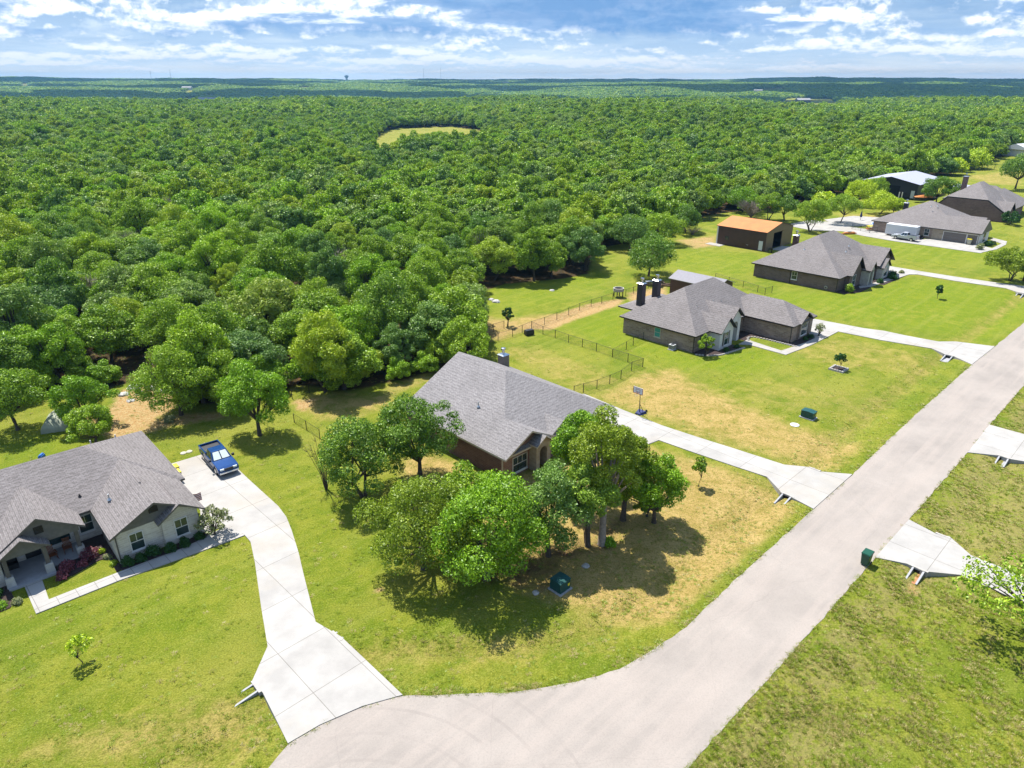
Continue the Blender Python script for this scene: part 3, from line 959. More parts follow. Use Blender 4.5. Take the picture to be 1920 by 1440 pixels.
def window(parent, x, y, z, w, h, f, frame='white_trim', pane='window_glass', cols=2, sill=True, arch=False, name='window'):
    a = MB()
    t = 0.07
    for u0, u1, w0, w1 in ((-w / 2 - t, -w / 2, 0, h), (w / 2, w / 2 + t, 0, h), (-w / 2 - t, w / 2 + t, h, h + t), (-w / 2 - t, w / 2 + t, -t, 0)):
        wall_item(a, x, y, z, f, u0, u1, w0, w1, 0.0, 0.07)
    wall_item(a, x, y, z, f, -w / 2, w / 2, h * 0.5 - 0.03, h * 0.5 + 0.03, 0.0, 0.055)
    for i in range(1, cols):
        u = -w / 2 + w * i / cols
        wall_item(a, x, y, z, f, u - 0.02, u + 0.02, h * 0.5 + 0.03, h, 0.0, 0.05)
    o = a.build(name, M[frame], parent)
    b = MB()
    wall_item(b, x, y, z, f, -w / 2, w / 2, 0, h, 0.005, 0.03)
    b.build('pane', M[pane], o)
    if sill:
        c = MB()
        wall_item(c, x, y, z, f, -w / 2 - 0.12, w / 2 + 0.12, -0.19, -t - 0.003, 0.0, 0.11)
        c.build('sill', M[frame], o)
    return o


def panel(parent, name, m, x, y, z, w, h, f, d=0.05, d0=0.003):
    b = MB()
    wall_item(b, x, y, z, f, -w / 2, w / 2, 0, h, d0, d)
    return b.build(name, M[m], parent)


def garage_door(parent, x, y, w, h, f):
    b = MB()
    for i in range(4):
        wall_item(b, x, y, 0.06, f, -w / 2, w / 2, h * i / 4, h * (i + 1) / 4 - 0.02, 0.0, 0.05)
    o = b.build('garage_door', M['garage_door_taupe'], parent)
    c = MB()
    for u0, u1, w0, w1 in ((-w / 2 - .12, -w / 2, 0, h), (w / 2, w / 2 + .12, 0, h), (-w / 2 - .12, w / 2 + .12, h, h + .14)):
        wall_item(c, x, y, 0.06, f, u0, u1, w0, w1, 0.0, 0.08)
    c.build('door_frame', M['white_trim'], o)


def chimney(parent, x, y, z0, z1, w, m, cap='chrome', d=None):
    d = d or w
    o = MB().box(x - w / 2, x + w / 2, y - d / 2, y + d / 2, z0, z1).build('chimney', M[m], parent)
    c = MB().taper(x, y, z1, z1 + 0.12, w + .16, d + .16, w * .8, d * .8)
    c.tube([(x, y, z1 + .1), (x, y, z1 + .55)], 0.16, 10)
    c.tube([(x, y, z1 + .55), (x, y, z1 + .62), (x, y, z1 + .85), (x, y, z1 + .9)], [0.2, 0.3, 0.3, 0.14], 10)
    c.build('chimney_cap', M[cap], o)
    return o


def vent_pipe(parent, x, y, z, h=0.45, m='galvanised'):
    b = MB().tube([(x, y, z - 0.3), (x, y, z + h)], 0.06, 8)
    b.tube([(x, y, z - .1), (x, y, z + .08)], [0.2, 0.07], 8)
    b.build('roof_vent', M[m], parent)


def downspout(parent, x, y, z, m='grey_brown_trim'):
    b = MB().box(x - .05, x + .05, y - .04, y + .04, 0.15, z)
    b.box(x - .05, x + .05, y - .25, y + .04, 0.06, .16)
    b.build('downspout', M[m], parent)


def house(name, label, O):
    return thing(name, label, 'house', (O[0], O[1], 0), HEAD)


def ac_unit(x, y, rz, label):
    t = thing('air_conditioner', label, 'air conditioner', (x, y, 0), rz, None)
    MB().box(-.5, .5, -.5, .5, 0, .08).build('base', M['porch_concrete'], t)
    b = MB()
    b.box(-.4, .4, -.4, .4, 0.08, .14)
    b.box(-.4, .4, -.4, .4, .74, .82)
    for i in range(9):
        for s in (-1, 1):
            b.box(-.4 + i * .0975, -.385 + i * .0975, s * .39 - .01, s * .39 + .01, .14, .74)
            b.box(s * .39 - .01, s * .39 + .01, -.4 + i * .0975, -.385 + i * .0975, .14, .74)
    b.build('casing', M['white_panel'], t)
    MB().box(-.36, .36, -.36, .36, .14, .74).build('coil', M['grey_brown_trim'], t)
    MB().tube([(0, 0, .82), (0, 0, .85)], .3, 16).build('fan_guard', M['black_plastic'], t)
    return t


# ---- cream brick house at the left
H1 = thing('brick_house', 'cream brick house with grey gables and two rocking chairs on its front porch', 'house', (*G(226, 1057), 0), R(42))
w = MB()
w.box(0, 3.5, 0.0, 13.5, 0, 2.72)                 # garage wing, recessed half
w.box(3.5, 6.4, -0.35, 13.0, 0, 2.70)             # projecting half
w.prism([(3.5, 2.7), (6.4, 2.7), (4.95, 3.95)], -0.35, 1.5, 'y')
w.box(-9.5, 0.0, 5.5, 17.0, 0, 2.85)              # main front wall
w.box(-16, -7.3, 3.0, 17.0, 0, 2.84)
w.box(0.0, 6.9, 12.5, 17.2, 0, 2.68)
w.build('wall', M['cream_brick'], H1)
g = MB()
g.prism([(0.05, 2.72), (6.2, 2.72), (3.2, 4.4)], -0.02, 0.2, 'y')
g.build('gable_siding', M['grey_board_siding'], H1)
g = MB()
g.prism([(-6.95, 2.5), (-1.75, 2.5), (-1.75, 2.95), (-4.35, 4.65), (-6.95, 2.95)], 3.1, 3.3, 'y')
g.build('gable_siding', M['grey_board_siding'], H1)
g = MB()
g.prism([(-7.2, 2.45), (-4.25, 2.45), (-4.25, 2.65), (-5.72, 3.6), (-7.2, 2.65)], 2.4, 2.55, 'y')
g.build('gable_siding', M['grey_board_siding'], H1)
r = MB()
hip(r, -17, 7.3, 5.05, 17.7, 2.85, 0.475, 'x')
gable(r, -0.42, 6.85, -0.62, 9.6, 2.80, 0.53)
gable(r, 3.1, 6.9, -0.95, 4.0, 2.74, 0.66, th=0.16)
gable(r, -7.4, -1.3, 2.75, 9.0, 2.90, 0.66)
gable(r, -7.5, -3.95, 2.05, 5.0, 2.70, 0.66, th=0.16)
r.build('roof', [M['weathered_shingles'], M['grey_brown_trim']], H1)
for gx_, gy_, gzz, s_ in ((3.2, -0.02, 3.55, .7), (-4.35, 3.1, 3.4, .62)):
    o = MB()
    wall_item(o, gx_, gy_, gzz, '-y', -s_ / 2, s_ / 2, 0, s_, 0.0, 0.05)
    for i in range(5):
        wall_item(o, gx_, gy_, gzz + .06 + i * s_ / 5, '-y', -s_ / 2 + .05, s_ / 2 - .05, 0, .05, 0.05, 0.08)
    o.build('gable_vent', M['black_trim'], H1)
window(H1, 1.55, 0.0, 0.75, 0.95, 1.5, '-y')
window(H1, 4.95, -0.35, 0.75, 0.95, 1.5, '-y')
window(H1, -0.95, 5.5, 0.8, 1.0, 1.5, '-y')
window(H1, -3.0, 5.5, 0.6, 1.5, 1.6, '-y')
window(H1, -6.3, 5.5, 0.7, 0.9, 1.4, '-y')
panel(H1, 'front_door', 'black_trim', -5.0, 5.5, 0.18, 1.1, 2.1, '-y')
MB().box(-7.3, -1.7, 3.0, 5.5, 0, 0.16).box(-7.3, -4.1, 1.9, 3.0, 0, 0.155).build('porch_floor', M['porch_concrete'], H1)
for px_, py_ in ((-2.0, 3.35), (-4.4, 2.55), (-7.05, 2.55)):
    o = MB().taper(px_, py_, 0, 0.95, .62, .62, .56, .56).build('pillar', M['pale_stone'], H1)
    MB().box(px_ - .15, px_ + .15, py_ - .15, py_ + .15, .95, 2.55).build('post', M['grey_brown_trim'], o)
for x_, y_ in ((0.08, -.05), (-0.05, 4.4)):
    downspout(H1, x_, y_, 2.6)
vent_pipe(H1, 1.0, 4.2, 3.75)
vent_pipe(H1, -0.7, 6.6, 3.6, 0.2, 'black_trim')
vent_pipe(H1, 2.2, 14.6, 4.3)
vent_pipe(H1, 4.6, 16.2, 3.6, 0.3)
MB().box(3.28, 3.44, 3.4, 5.2, 4.5, 4.76).build('ridge_vent', M['weathered_shingles'], H1)


def rocking_chair(x, y, rz, label):
    t = thing('rocking_chair', label, 'chair', (x, y, 0.16), rz, 'rocking chairs on the porch')
    m = M['orange_brown_wood']
    s = MB()
    for i in range(5):
        s.box(-.27, .27, -.26 + i * .105, -.17 + i * .105, .40, .425)
    s.build('seat', m, t)
    b = MB()
    for i in range(6):
        b.box(-.25 + i * .088, -.19 + i * .088, .27, .295, .43, 1.05)
    b.box(-.27, .27, .26, .30, 1.05, 1.14)
    o = b.build('backrest', m, t)
    o.rotation_euler = (R(-10), 0, 0)
    for sgn in (-1, 1):
        MB().box(sgn * .3 - .04, sgn * .3 + .04, -.3, .3, .62, .65).build('armrest', m, t)
        pts = [(sgn * .28, -.5 + i * .11, .03 + ((i - 4.5) / 4.5) ** 2 * .07) for i in range(10)]
        MB().tube(pts, .022, 5).build('rocker', m, t)
        for yy in (-.22, .24):
            MB().tube([(sgn * .28, yy, .05), (sgn * .28, yy, .63)], .022, 6).build('leg', m, t)
    return t


def h1w(x, y):
    c, s = math.cos(R(42)), math.sin(R(42))
    o = G(226, 1057)
    return (o[0] + x * c - y * s, o[1] + x * s + y * c)


rocking_chair(*h1w(-3.9, 4.1), R(42 + 8), 'brown wooden rocking chair on the porch, nearer the front steps')
rocking_chair(*h1w(-2.75, 4.4), R(42 - 6), 'brown wooden rocking chair on the porch, nearer the corner stone pillar')
tag(MB().box(-.45, .45, -.25, .25, 0, .42).box(-.45, .45, .18, .25, .42, .85).box(-.45, -.39, -.25, .2, .42, .62).box(.39, .45, -.25, .2, .42, .62).build('porch_bench', M['black_trim'], None),
    'dark low bench against the wall by the front door', 'bench')
bpy.data.objects['porch_bench'].location = (*h1w(-6.6, 4.9), 0.16)
bpy.data.objects['porch_bench'].rotation_euler = (0, 0, R(42))
# flag on the garage corner
fl = thing('flag', 'red and white striped flag on a short pole at the garage corner', 'flag', (*h1w(6.45, 2.3), 0), R(42))
MB().tube([(-0.05, 0, 1.9), (0.25, -.12, 2.75)], .018, 6).build('pole', M['white_trim'], fl)
fb = MB()
for i in range(9):
    zz = 2.62 - i * .085
    for j in range(8):
        u0, u1 = j / 8, (j + 1) / 8
        y0, y1 = .06 * math.sin(u0 * 8), .06 * math.sin(u1 * 8)
        d0, d1 = .12 * u0, .12 * u1
        mi_ = 2 if (i < 4 and j < 3) else (0 if i % 2 == 0 else 1)
        fb.add([(0.2 + u0 * 1.0, y0 - .1, zz - d0), (0.2 + u1 * 1.0, y1 - .1, zz - d1), (0.2 + u1 * 1.0, y1 - .1, zz - .085 - d1), (0.2 + u0 * 1.0, y0 - .1, zz - .085 - d0)], [(0, 1, 2, 3)], mi_)
fb.build('cloth', [M['red_stripe'], M['white_trim'], M['navy_cloth']], fl)
ac_unit(*h1w(-13.5, 18.6), R(42), 'grey air conditioner behind the cream brick house')

# ---- red brown brick house in the middle
H2 = house('brick_house', 'red brown brick house behind the clump of yard trees, basketball hoop beside its drive', (-0.81, 59.33))
w = MB()
w.box(0, 16.2, 0.4, 15.5, 0, 2.72)
w.box(0, 6.4, 0.0, 8.0, 0, 2.70)
w.prism([(0.02, 2.7), (6.38, 2.7), (3.2, 4.36)], 0.0, 0.4, 'y')
w.box(6.2, 9.6, 0.1, 3.0, 0, 2.71)
w.prism([(6.2, 2.71), (9.6, 2.71), (7.9, 3.6)], 0.1, 0.8, 'y')
w.build('wall', M['red_brown_brick'], H2)
w = MB()
w.box(3.55, 4.05, -1.0, 0.0, 0, 2.95).box(5.1, 5.6, -1.0, 0.0, 0, 2.95)
arc = [(4.05 + .525 - .525 * math.cos(math.pi * i / 8), 2.0 + .55 * math.sin(math.pi * i / 8)) for i in range(9)]
w.prism([(3.55, 2.95), (3.55, 2.0)][:1] + [(3.56, 2.9)] + arc[::1] + [(5.59, 2.9), (4.58, 3.68)], -0.98, -0.7, 'y')
w.build('entry_arch', M['tan_stone'], H2)
r = MB()
hip(r, -0.4, 16.6, -0.45, 15.9, 2.80, 0.51, 'y', 'hip', 'gable')
gable(r, -0.403, 6.8, -0.75, 7.5, 2.812, 0.517)
gable(r, 3.3, 5.85, -1.35, 2.2, 3.02, 0.66, th=0.14)
gable(r, 5.9, 9.95, -0.6, 3.8, 2.86, 0.6, th=0.14)
r.build('roof', [M['grey_shingles'], M['cream_trim']], H2)
chimney(H2, 14.8, 15.4, 2.9, 5.1, 1.0, 'garage_door_taupe')
window(H2, 2.2, 0.0, 0.45, 1.9, 1.6, '-y', cols=3)
window(H2, 7.9, 0.1, 0.5, 1.2, 1.7, '-y', cols=2)
window(H2, 11.5, 0.4, 0.5, 1.2, 1.7, '-y', cols=2)
panel(H2, 'front_door', 'black_trim', 4.58, 0.0, 0.1, 1.0, 2.1, '-y')
for i, x_ in enumerate((3.4, 5.9)):
    o = MB().box(x_ - .3, x_ + .3, -.3, 0, 0, 2.4)
downspout(H2, -0.06, 0.1, 2.6, 'cream_trim')
downspout(H2, -0.06, 8.9, 2.6, 'cream_trim')
vent_pipe(H2, 3.1, 7.0, 4.8)
garage_door(H2, 16.2, 4.6, 4.9, 2.2, '+x')


def h2w(x, y):
    c, s = math.cos(HEAD), math.sin(HEAD)
    return (-0.81 + x * c - y * s, 59.33 + x * s + y * c)


# ---- mixed brown brick house with white entry gables
O3 = G(1299, 662)
H3 = house('brick_house', 'brown brick house with white boarded entry gables and two tall dark chimneys', O3)
w = MB()
w.box(0, 20.6, 0, 12.5, 0, 2.6)
w.box(13.9, 20.9, -7.9, 0.5, 0, 2.61)
w.prism([(15.8, 2.61), (19.3, 2.61), (17.55, 3.75)], -8.1, -7.5, 'y')
w.box(15.8, 19.3, -8.1, -7.9, 0, 2.6)
w.build('wall', M['mixed_brown_brick'], H3)
w = MB()
w.box(3.4, 7.1, -2.1, 0.4, 0, 2.7)
w.prism([(3.4, 2.7), (7.1, 2.7), (5.25, 4.45)], -2.1, -1.0, 'y')
w.box(7.1, 7.75, -1.7, 0.4, 0, 3.6).box(9.1, 9.8, -1.7, 0.4, 0, 3.6)
arc = [(8.425 - .675 * math.cos(math.pi * i / 8), 2.55 + .65 * math.sin(math.pi * i / 8)) for i in range(9)]
w.prism([(7.0, 2.6)] + arc + [(9.8, 2.6), (9.8, 3.75), (8.2, 5.25), (6.6, 3.9)], -1.68, -1.3, 'y')
w.build('entry_gable', M['white_trim'], H3)
r = MB()
hip(r, -0.5, 21.3, -0.5, 13.0, 2.72, 0.68, 'x')
hip(r, 13.45, 21.35, -8.3, 5.0, 2.732, 0.62, 'y')
gable(r, 15.4, 19.7, -8.55, -4.0, 2.74, 0.66, th=0.16)
gable(r, 3.05, 7.45, -2.5, 4.0, 2.75, 0.90, th=0.16)
gable(r, 6.35, 10.1, -2.1, 5.0, 3.85, 0.88, th=0.16)
hip(r, 3.6, 14.4, 9.0, 16.4, 2.715, 0.32, 'x')
r.build('roof', [M['weathered_shingles'], M['black_trim']], H3)
chimney(H3, 5.3, 13.3, 2.9, 6.7, 1.0, 'navy_cloth' if False else 'charcoal_siding')
chimney(H3, 9.3, 13.2, 2.9, 6.5, 1.0, 'charcoal_siding')
window(H3, 0, 6.2, 0.95, 0.95, 1.35, '-x', 'cream_trim', 'cyan_blind', cols=1)
window(H3, 2.0, 0.0, 0.9, 0.8, 1.3, '-y', 'black_trim')
window(H3, 5.2, -2.1, 0.55, 1.0, 1.9, '-y', 'white_trim', cols=2)
window(H3, 17.55, -8.1, 0.6, 1.9, 1.9, '-y', 'white_trim', cols=4)
for x_ in (4.42, 5.98):
    panel(H3, 'shutter', 'grey_brown_trim', x_, -2.1, 0.5, 0.32, 2.0, '-y', .06)
panel(H3, 'front_door', 'black_trim', 8.42, 0.0, 0.1, 1.2, 2.3, '-y', .05)
for x_ in (15.95, 19.15):
    panel(H3, 'corner_trim', 'black_trim', x_, -8.1, 0.05, 0.14, 2.5, '-y', .03)
downspout(H3, -0.06, -.02, 2.55, 'black_trim')
downspout(H3, 13.84, -7.85, 2.55, 'black_trim')
for x_, y_, z_ in ((5.2, 3.2, 5.1), (9.5, 3.0, 5.0), (11.2, 2.6, 4.7), (17.4, -2.0, 4.9)):
    vent_pipe(H3, x_, y_, z_, .3)


def loc_w(O, x, y, a=HEAD):
    c, s = math.cos(a), math.sin(a)
    return (O[0] + x * c - y * s, O[1] + x * s + y * c)


ac_unit(*loc_w(O3, -0.9, 2.9), HEAD, 'white air conditioner on the lawn against the long brown brick side wall')
# ---- dark brown brick house
O4 = G(1567, 548)
H4 = house('brick_house', 'dark brown brick house with pale stone entry, brown metal barn standing behind it', O4)
w = MB()
w.box(0, 22.0, 0, 16.5, 0, 2.6)
w.box(3.2, 8.6, -0.9, 0.6, 0, 2.7)
w.prism([(3.2, 2.7), (8.6, 2.7), (5.9, 5.6)], -0.9, -0.3, 'y')
w.box(14.9, 22.0, -1.5, 1.0, 0, 2.72)
w.prism([(14.9, 2.72), (22.0, 2.72), (18.45, 5.5)], -1.5, -0.9, 'y')
w.build('wall', M['dark_brown_brick'], H4)
w = MB()
w.box(8.5, 9.05, -2.4, 0, 0, 2.9).box(10.35, 10.9, -2.4, 0, 0, 2.9)
arc = [(9.7 - .65 * math.cos(math.pi * i / 8), 2.4 + .5 * math.sin(math.pi * i / 8)) for i in range(9)]
w.prism([(8.5, 2.5)] + arc + [(10.9, 2.5), (10.9, 2.95), (9.7, 4.5), (8.5, 2.95)], -2.4, -2.1, 'y')
w.build('stone_entry', M['pale_stone'], H4)
w = MB()
w.box(14.9, 18.2, -2.6, -1.5, 0, 2.3)
w.prism([(14.9, 2.3), (18.2, 2.3), (16.55, 3.9)], -2.6, -1.5, 'y')
w.build('stone_bay', M['pale_stone'], H4)
r = MB()
hip(r, -0.5, 24.0, -0.5, 17.0, 2.72, 0.63, 'x')
gable(r, 2.75, 9.05, -1.5, 6.0, 2.75, 1.02, th=0.18)
gable(r, 14.4, 22.5, -2.1, 9.0, 2.76, 0.72, th=0.18)
gable(r, 8.2, 11.2, -2.8, 3.0, 2.98, 1.05, th=0.15)
gable(r, 14.6, 18.5, -2.9, 0.5, 2.4, 0.85, th=0.15)
r.build('roof', [M['weathered_shingles'], M['black_trim']], H4)
chimney(H4, 7.6, 12.3, 5.0, 7.7, 1.0, 'brown_metal_siding', d=0.9)
window(H4, 0, 8.2, 0.95, 1.0, 1.4, '-x', 'white_trim', cols=2)
window(H4, 5.2, -0.9, 0.5, 1.4, 1.9, '-y', 'white_trim', cols=2)
window(H4, 16.5, -2.6, 0.55, 1.5, 1.7, '-y', 'white_trim', cols=3)
window(H4, 20.2, -1.5, 0.6, 0.9, 1.6, '-y', 'white_trim', cols=2)
panel(H4, 'front_door', 'black_trim', 9.7, 0.0, 0.1, 1.1, 2.3, '-y', .05)
downspout(H4, -0.06, -.02, 2.55, 'black_trim')
downspout(H4, -0.06, 8.95, 2.55, 'black_trim')
for x_, y_, z_ in ((6.0, 2.9, 5.3), (10.0, 3.2, 5.5), (13.2, 4.0, 6.0), (4.5, 9.0, 5.9)):
    vent_pipe(H4, x_, y_, z_, .3)
hr = MB()
for i in range(5):
    pts = [(-.12 - .0 * i, 1.9 + .32 * math.cos(a) * (1 - i * .1), .55 + .32 * math.sin(a) * (1 - i * .1)) for a in [j * math.pi / 10 for j in range(21)]]
    hr.tube([(p[0] - i * .03, p[1], p[2]) for p in pts], .02, 5, cap=False)
hr.build('hose_reel', M['tan_plastic'], H4)

# ---- brown metal barn with the orange roof
OB = G(1433, 472)
BN = thing('metal_barn', 'brown metal barn with an orange roof and an open dark doorway', 'barn', (*OB, 0), HEAD)
w = MB()
w.box(0, 0.15, 0, 12.2, 0, 4.3)
w.box(13.0, 13.15, 0, 12.2, 0, 4.3)
w.prism([(0, 0), (13.15, 0), (13.15, 4.3), (6.6, 5.75), (0, 4.3)], 12.2, 12.35, 'y')
w.build('side_wall', M['brown_metal_siding'], BN)
w = MB()
w.box(0.15, 3.6, -0.02, 0.13, 0, 4.3).box(8.3, 13.0, -0.02, 0.13, 0, 4.3)
w.prism([(0.15, 4.3), (13.0, 4.3), (6.6, 5.7)], -0.02, 0.13, 'y')
w.box(3.6, 8.3, -0.02, 0.13, 3.75, 4.3)
w.build('front_wall', M['tan_metal_siding'], BN)
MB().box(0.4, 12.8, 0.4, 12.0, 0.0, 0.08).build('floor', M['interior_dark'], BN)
r = MB()
gable(r, -0.25, 13.4, -0.25, 12.6, 4.38, 0.21, th=0.12)
r.build('roof', [M['orange_metal_roof'], M['brown_metal_siding']], BN)
panel(BN, 'side_door', 'white_panel', 0, 1.1, 0.15, 0.95, 2.1, '-x')
window(BN, 0, 9.7, 1.3, 0.8, 0.8, '-x', 'black_trim', cols=1, sill=False)
MB().box(-.1, .0, 12.1, 12.4, 0, 4.4).build('corner_trim', M['white_trim'], BN)
MB().box(7.5, 8.25, -.12, -.02, 0.05, 3.7).build('door_panel', M['tan_metal_siding'], BN)
slab('barn_apron', [loc_w(OB, 3.4, 0), loc_w(OB, 8.6, 0), loc_w(OB, 10, -5), loc_w(OB, 3.4, -4)], -.2, .06, 'walk_concrete')
slab('barn_pad', [loc_w(OB, -2.6, 10), loc_w(OB, -0.1, 10), loc_w(OB, -0.1, 13.8), loc_w(OB, -2.3, 14)], -.2, .07, 'walk_concrete')

# ---- small metal shed behind the house with two chimneys
OS = G(1255, 549)
SH = thing('metal_shed', 'dark shed with a pale grey metal roof behind the house with two chimneys', 'shed', (*OS, 0), HEAD)
w = MB()
w.box(0, 5.4, -9.5, 0, 0, 2.75)
w.prism([(0, 2.75), (5.4, 2.75), (2.7, 3.7)], -9.49, -0.01, 'y')
w.build('wall', M['brown_metal_siding'], SH)
r = MB()
gable(r, -0.3, 5.7, -9.8, 0.3, 2.8, 0.35, th=0.1)
r.build('roof', [M['grey_metal_roof'], M['cream_trim']], SH)
window(SH, 0, -4.3, 1.0, 0.9, 0.9, '-x', 'white_trim', cols=1, sill=False)

# ---- taupe house with the garage doors
O5 = G(1831, 460)
H5 = house('brick_house', 'taupe house with two garage doors and a white boarded front gable', O5)
w = MB()
w.box(0, 19.0, 10.0, 24.0, 0, 2.7)
w.box(0.35, 19.0, 4.0, 10.0, 0, 2.69)
w.build('wall', M['mixed_brown_brick'], H5)
w = MB()
w.box(0.02, 8.0, 0, 10.0, 0, 2.71)
w.build('garage_wall', M['tan_stone'], H5)
w = MB()
w.prism([(0.3, 0), (8.0, 0), (8.0, 2.8), (4.15, 5.35), (0.3, 2.8)], -0.25, 0.0, 'y')
w.build('front_gable', M['white_trim'], H5)
r = MB()
hip(r, -0.4, 19.4, 4.0, 24.5, 2.8, 0.5, 'y')
hip(r, -0.41, 8.5, -0.6, 16, 2.812, 0.6, 'y', 'gable', 'hip')
gable(r, 9.0, 13.5, 1.6, 9.0, 3.3, 0.7, th=0.15)
r.build('roof', [M['weathered_shingles'], M['grey_brown_trim']], H5)
chimney(H5, 9.5, 20.0, 4.0, 6.6, 1.0, 'charcoal_siding')
garage_door(H5, 0.02, 5.0, 4.9, 2.2, '-x')
garage_door(H5, 0.02, 1.25, 2.1, 2.2, '-x')
window(H5, 0, 11.2, 0.8, 1.0, 1.5, '-x', 'white_trim', cols=2)
window(H5, 4.1, -0.25, 0.6, 1.3, 1.7, '-y', 'black_trim', cols=2)
window(H5, 4.1, -0.25, 3.3, 0.6, 0.9, '-y', 'black_trim', cols=1)
for x_, y_ in ((5.5, 13), (7.0, 12)):
    vent_pipe(H5, x_, y_, 7.0, .3)

# ---- plum brick house at the right edge
O6 = G(1879.5, 416.6)
H6 = house('brick_house', 'plum red brick house with a clipped end wall and steep roofs at the right edge', O6)
w = MB()
w.prism([(0, 0), (17.2, 0), (17.2, 2.5), (14.6, 5.15), (4.6, 5.15), (0.3, 2.3), (0, 2.3)], -0.5, 2.0, 'x')
w.box(2.0, 24, 1.0, 17.2, 0, 2.7)
w.box(0.3, 6.0, -0.6, 2.0, 0, 2.6)
w.prism([(0.3, 2.6), (6.0, 2.6), (3.15, 4.6)], -0.6, 0.2, 'y')
w.box(6.0, 20, -0.2, 3, 0, 2.62)
w.build('wall', M['plum_brick'], H6)
r = MB()
r.hull([(-0.4, -0.4, 2.35), (-0.4, 17.7, 2.5), (-0.4, 4.5, 5.5), (-0.4, 14.8, 5.5), (7.2, 9.5, 9.3), (9.6, 9.0, 9.3), (16, -0.4, 2.6), (18, 17.7, 2.6), (-0.4, -0.4, 2.2), (-0.4, 17.7, 2.3), (16, -.4, 2.4), (18, 17.7, 2.4)], 0, 1)
gable(r, -0.2, 6.6, -1.1, 5.0, 2.62, 0.75, th=0.18)
hip(r, 5.6, 26, -0.8, 12.0, 2.8, 0.62, 'x')
hip(r, 15, 27, 2, 20.0, 2.82, 0.7, 'y')
r.build('roof', [M['weathered_shingles'], M['black_trim']], H6)
chimney(H6, 8.8, 13.5, 6.0, 10.3, 1.2, 'plum_brick')
window(H6, 3.1, -0.6, 0.6, 1.1, 1.6, '-y', 'black_trim', cols=2)
window(H6, 10.0, -0.2, 0.6, 1.6, 1.6, '-y', 'black_trim', cols=2)

# ---- dark metal workshop with the bright pale roof
OW = G(1717, 373)
WS = thing('metal_workshop', 'charcoal metal workshop with a shining pale roof near the woodland', 'workshop', (*OW, 0), HEAD)
w = MB()
w.box(0, 22, 0, 17, 0, 4.6)
w.prism([(0, 4.6), (17, 4.6), (8.5, 6.2)], 0.0, 22, 'x')
w.build('wall', M['charcoal_siding'], WS)
r = MB()
gable_x(r, -1.2, 22.5, -0.8, 17.8, 4.62, 0.2, th=0.18)
r.build('roof', [M['pale_metal_roof'], M['charcoal_siding']], WS)
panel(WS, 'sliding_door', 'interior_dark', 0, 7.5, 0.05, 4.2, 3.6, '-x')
panel(WS, 'side_door', 'white_panel', 0, 1.3, 0.05, 1.1, 2.4, '-x')
for y_ in (3.9, 4.8):
    MB().tube([(-1.6, y_, 0), (-1.6, y_, 1.9)], .16, 8).build('post', M['white_trim'], WS)
CP = thing('carport', 'open carport with a pale flat roof beside the charcoal workshop', 'carport', (*loc_w(OW, 11, -17), 0), HEAD)
MB().box(0, 9, 0, 11, 3.3, 3.5).build('roof', M['pale_metal_roof'], CP)
for x_, y_ in ((.3, .3), (8.7, .3), (.3, 10.7), (8.7, 10.7)):
    MB().box(x_ - .12, x_ + .12, y_ - .12, y_ + .12, 0, 3.3).build('post', M['charcoal_siding'], CP)

# ---- house roof half hidden in the wood
OF = G(1760, 292)
HF = house('brick_house', 'pale roofed house almost buried in the woodland beyond the workshop', OF)
MB().box(0, 22, 0, 14, 0, 3.0).build('wall', M['tan_stone'], HF)
r = MB()
hip(r, -.5, 22.5, -.5, 14.5, 3.1, 0.6, 'x')
r.build('roof', [M['far_grey_roof'], M['far_grey_roof']], HF)

# ------------------------------------------------------------------ trees
RS = np.random.RandomState


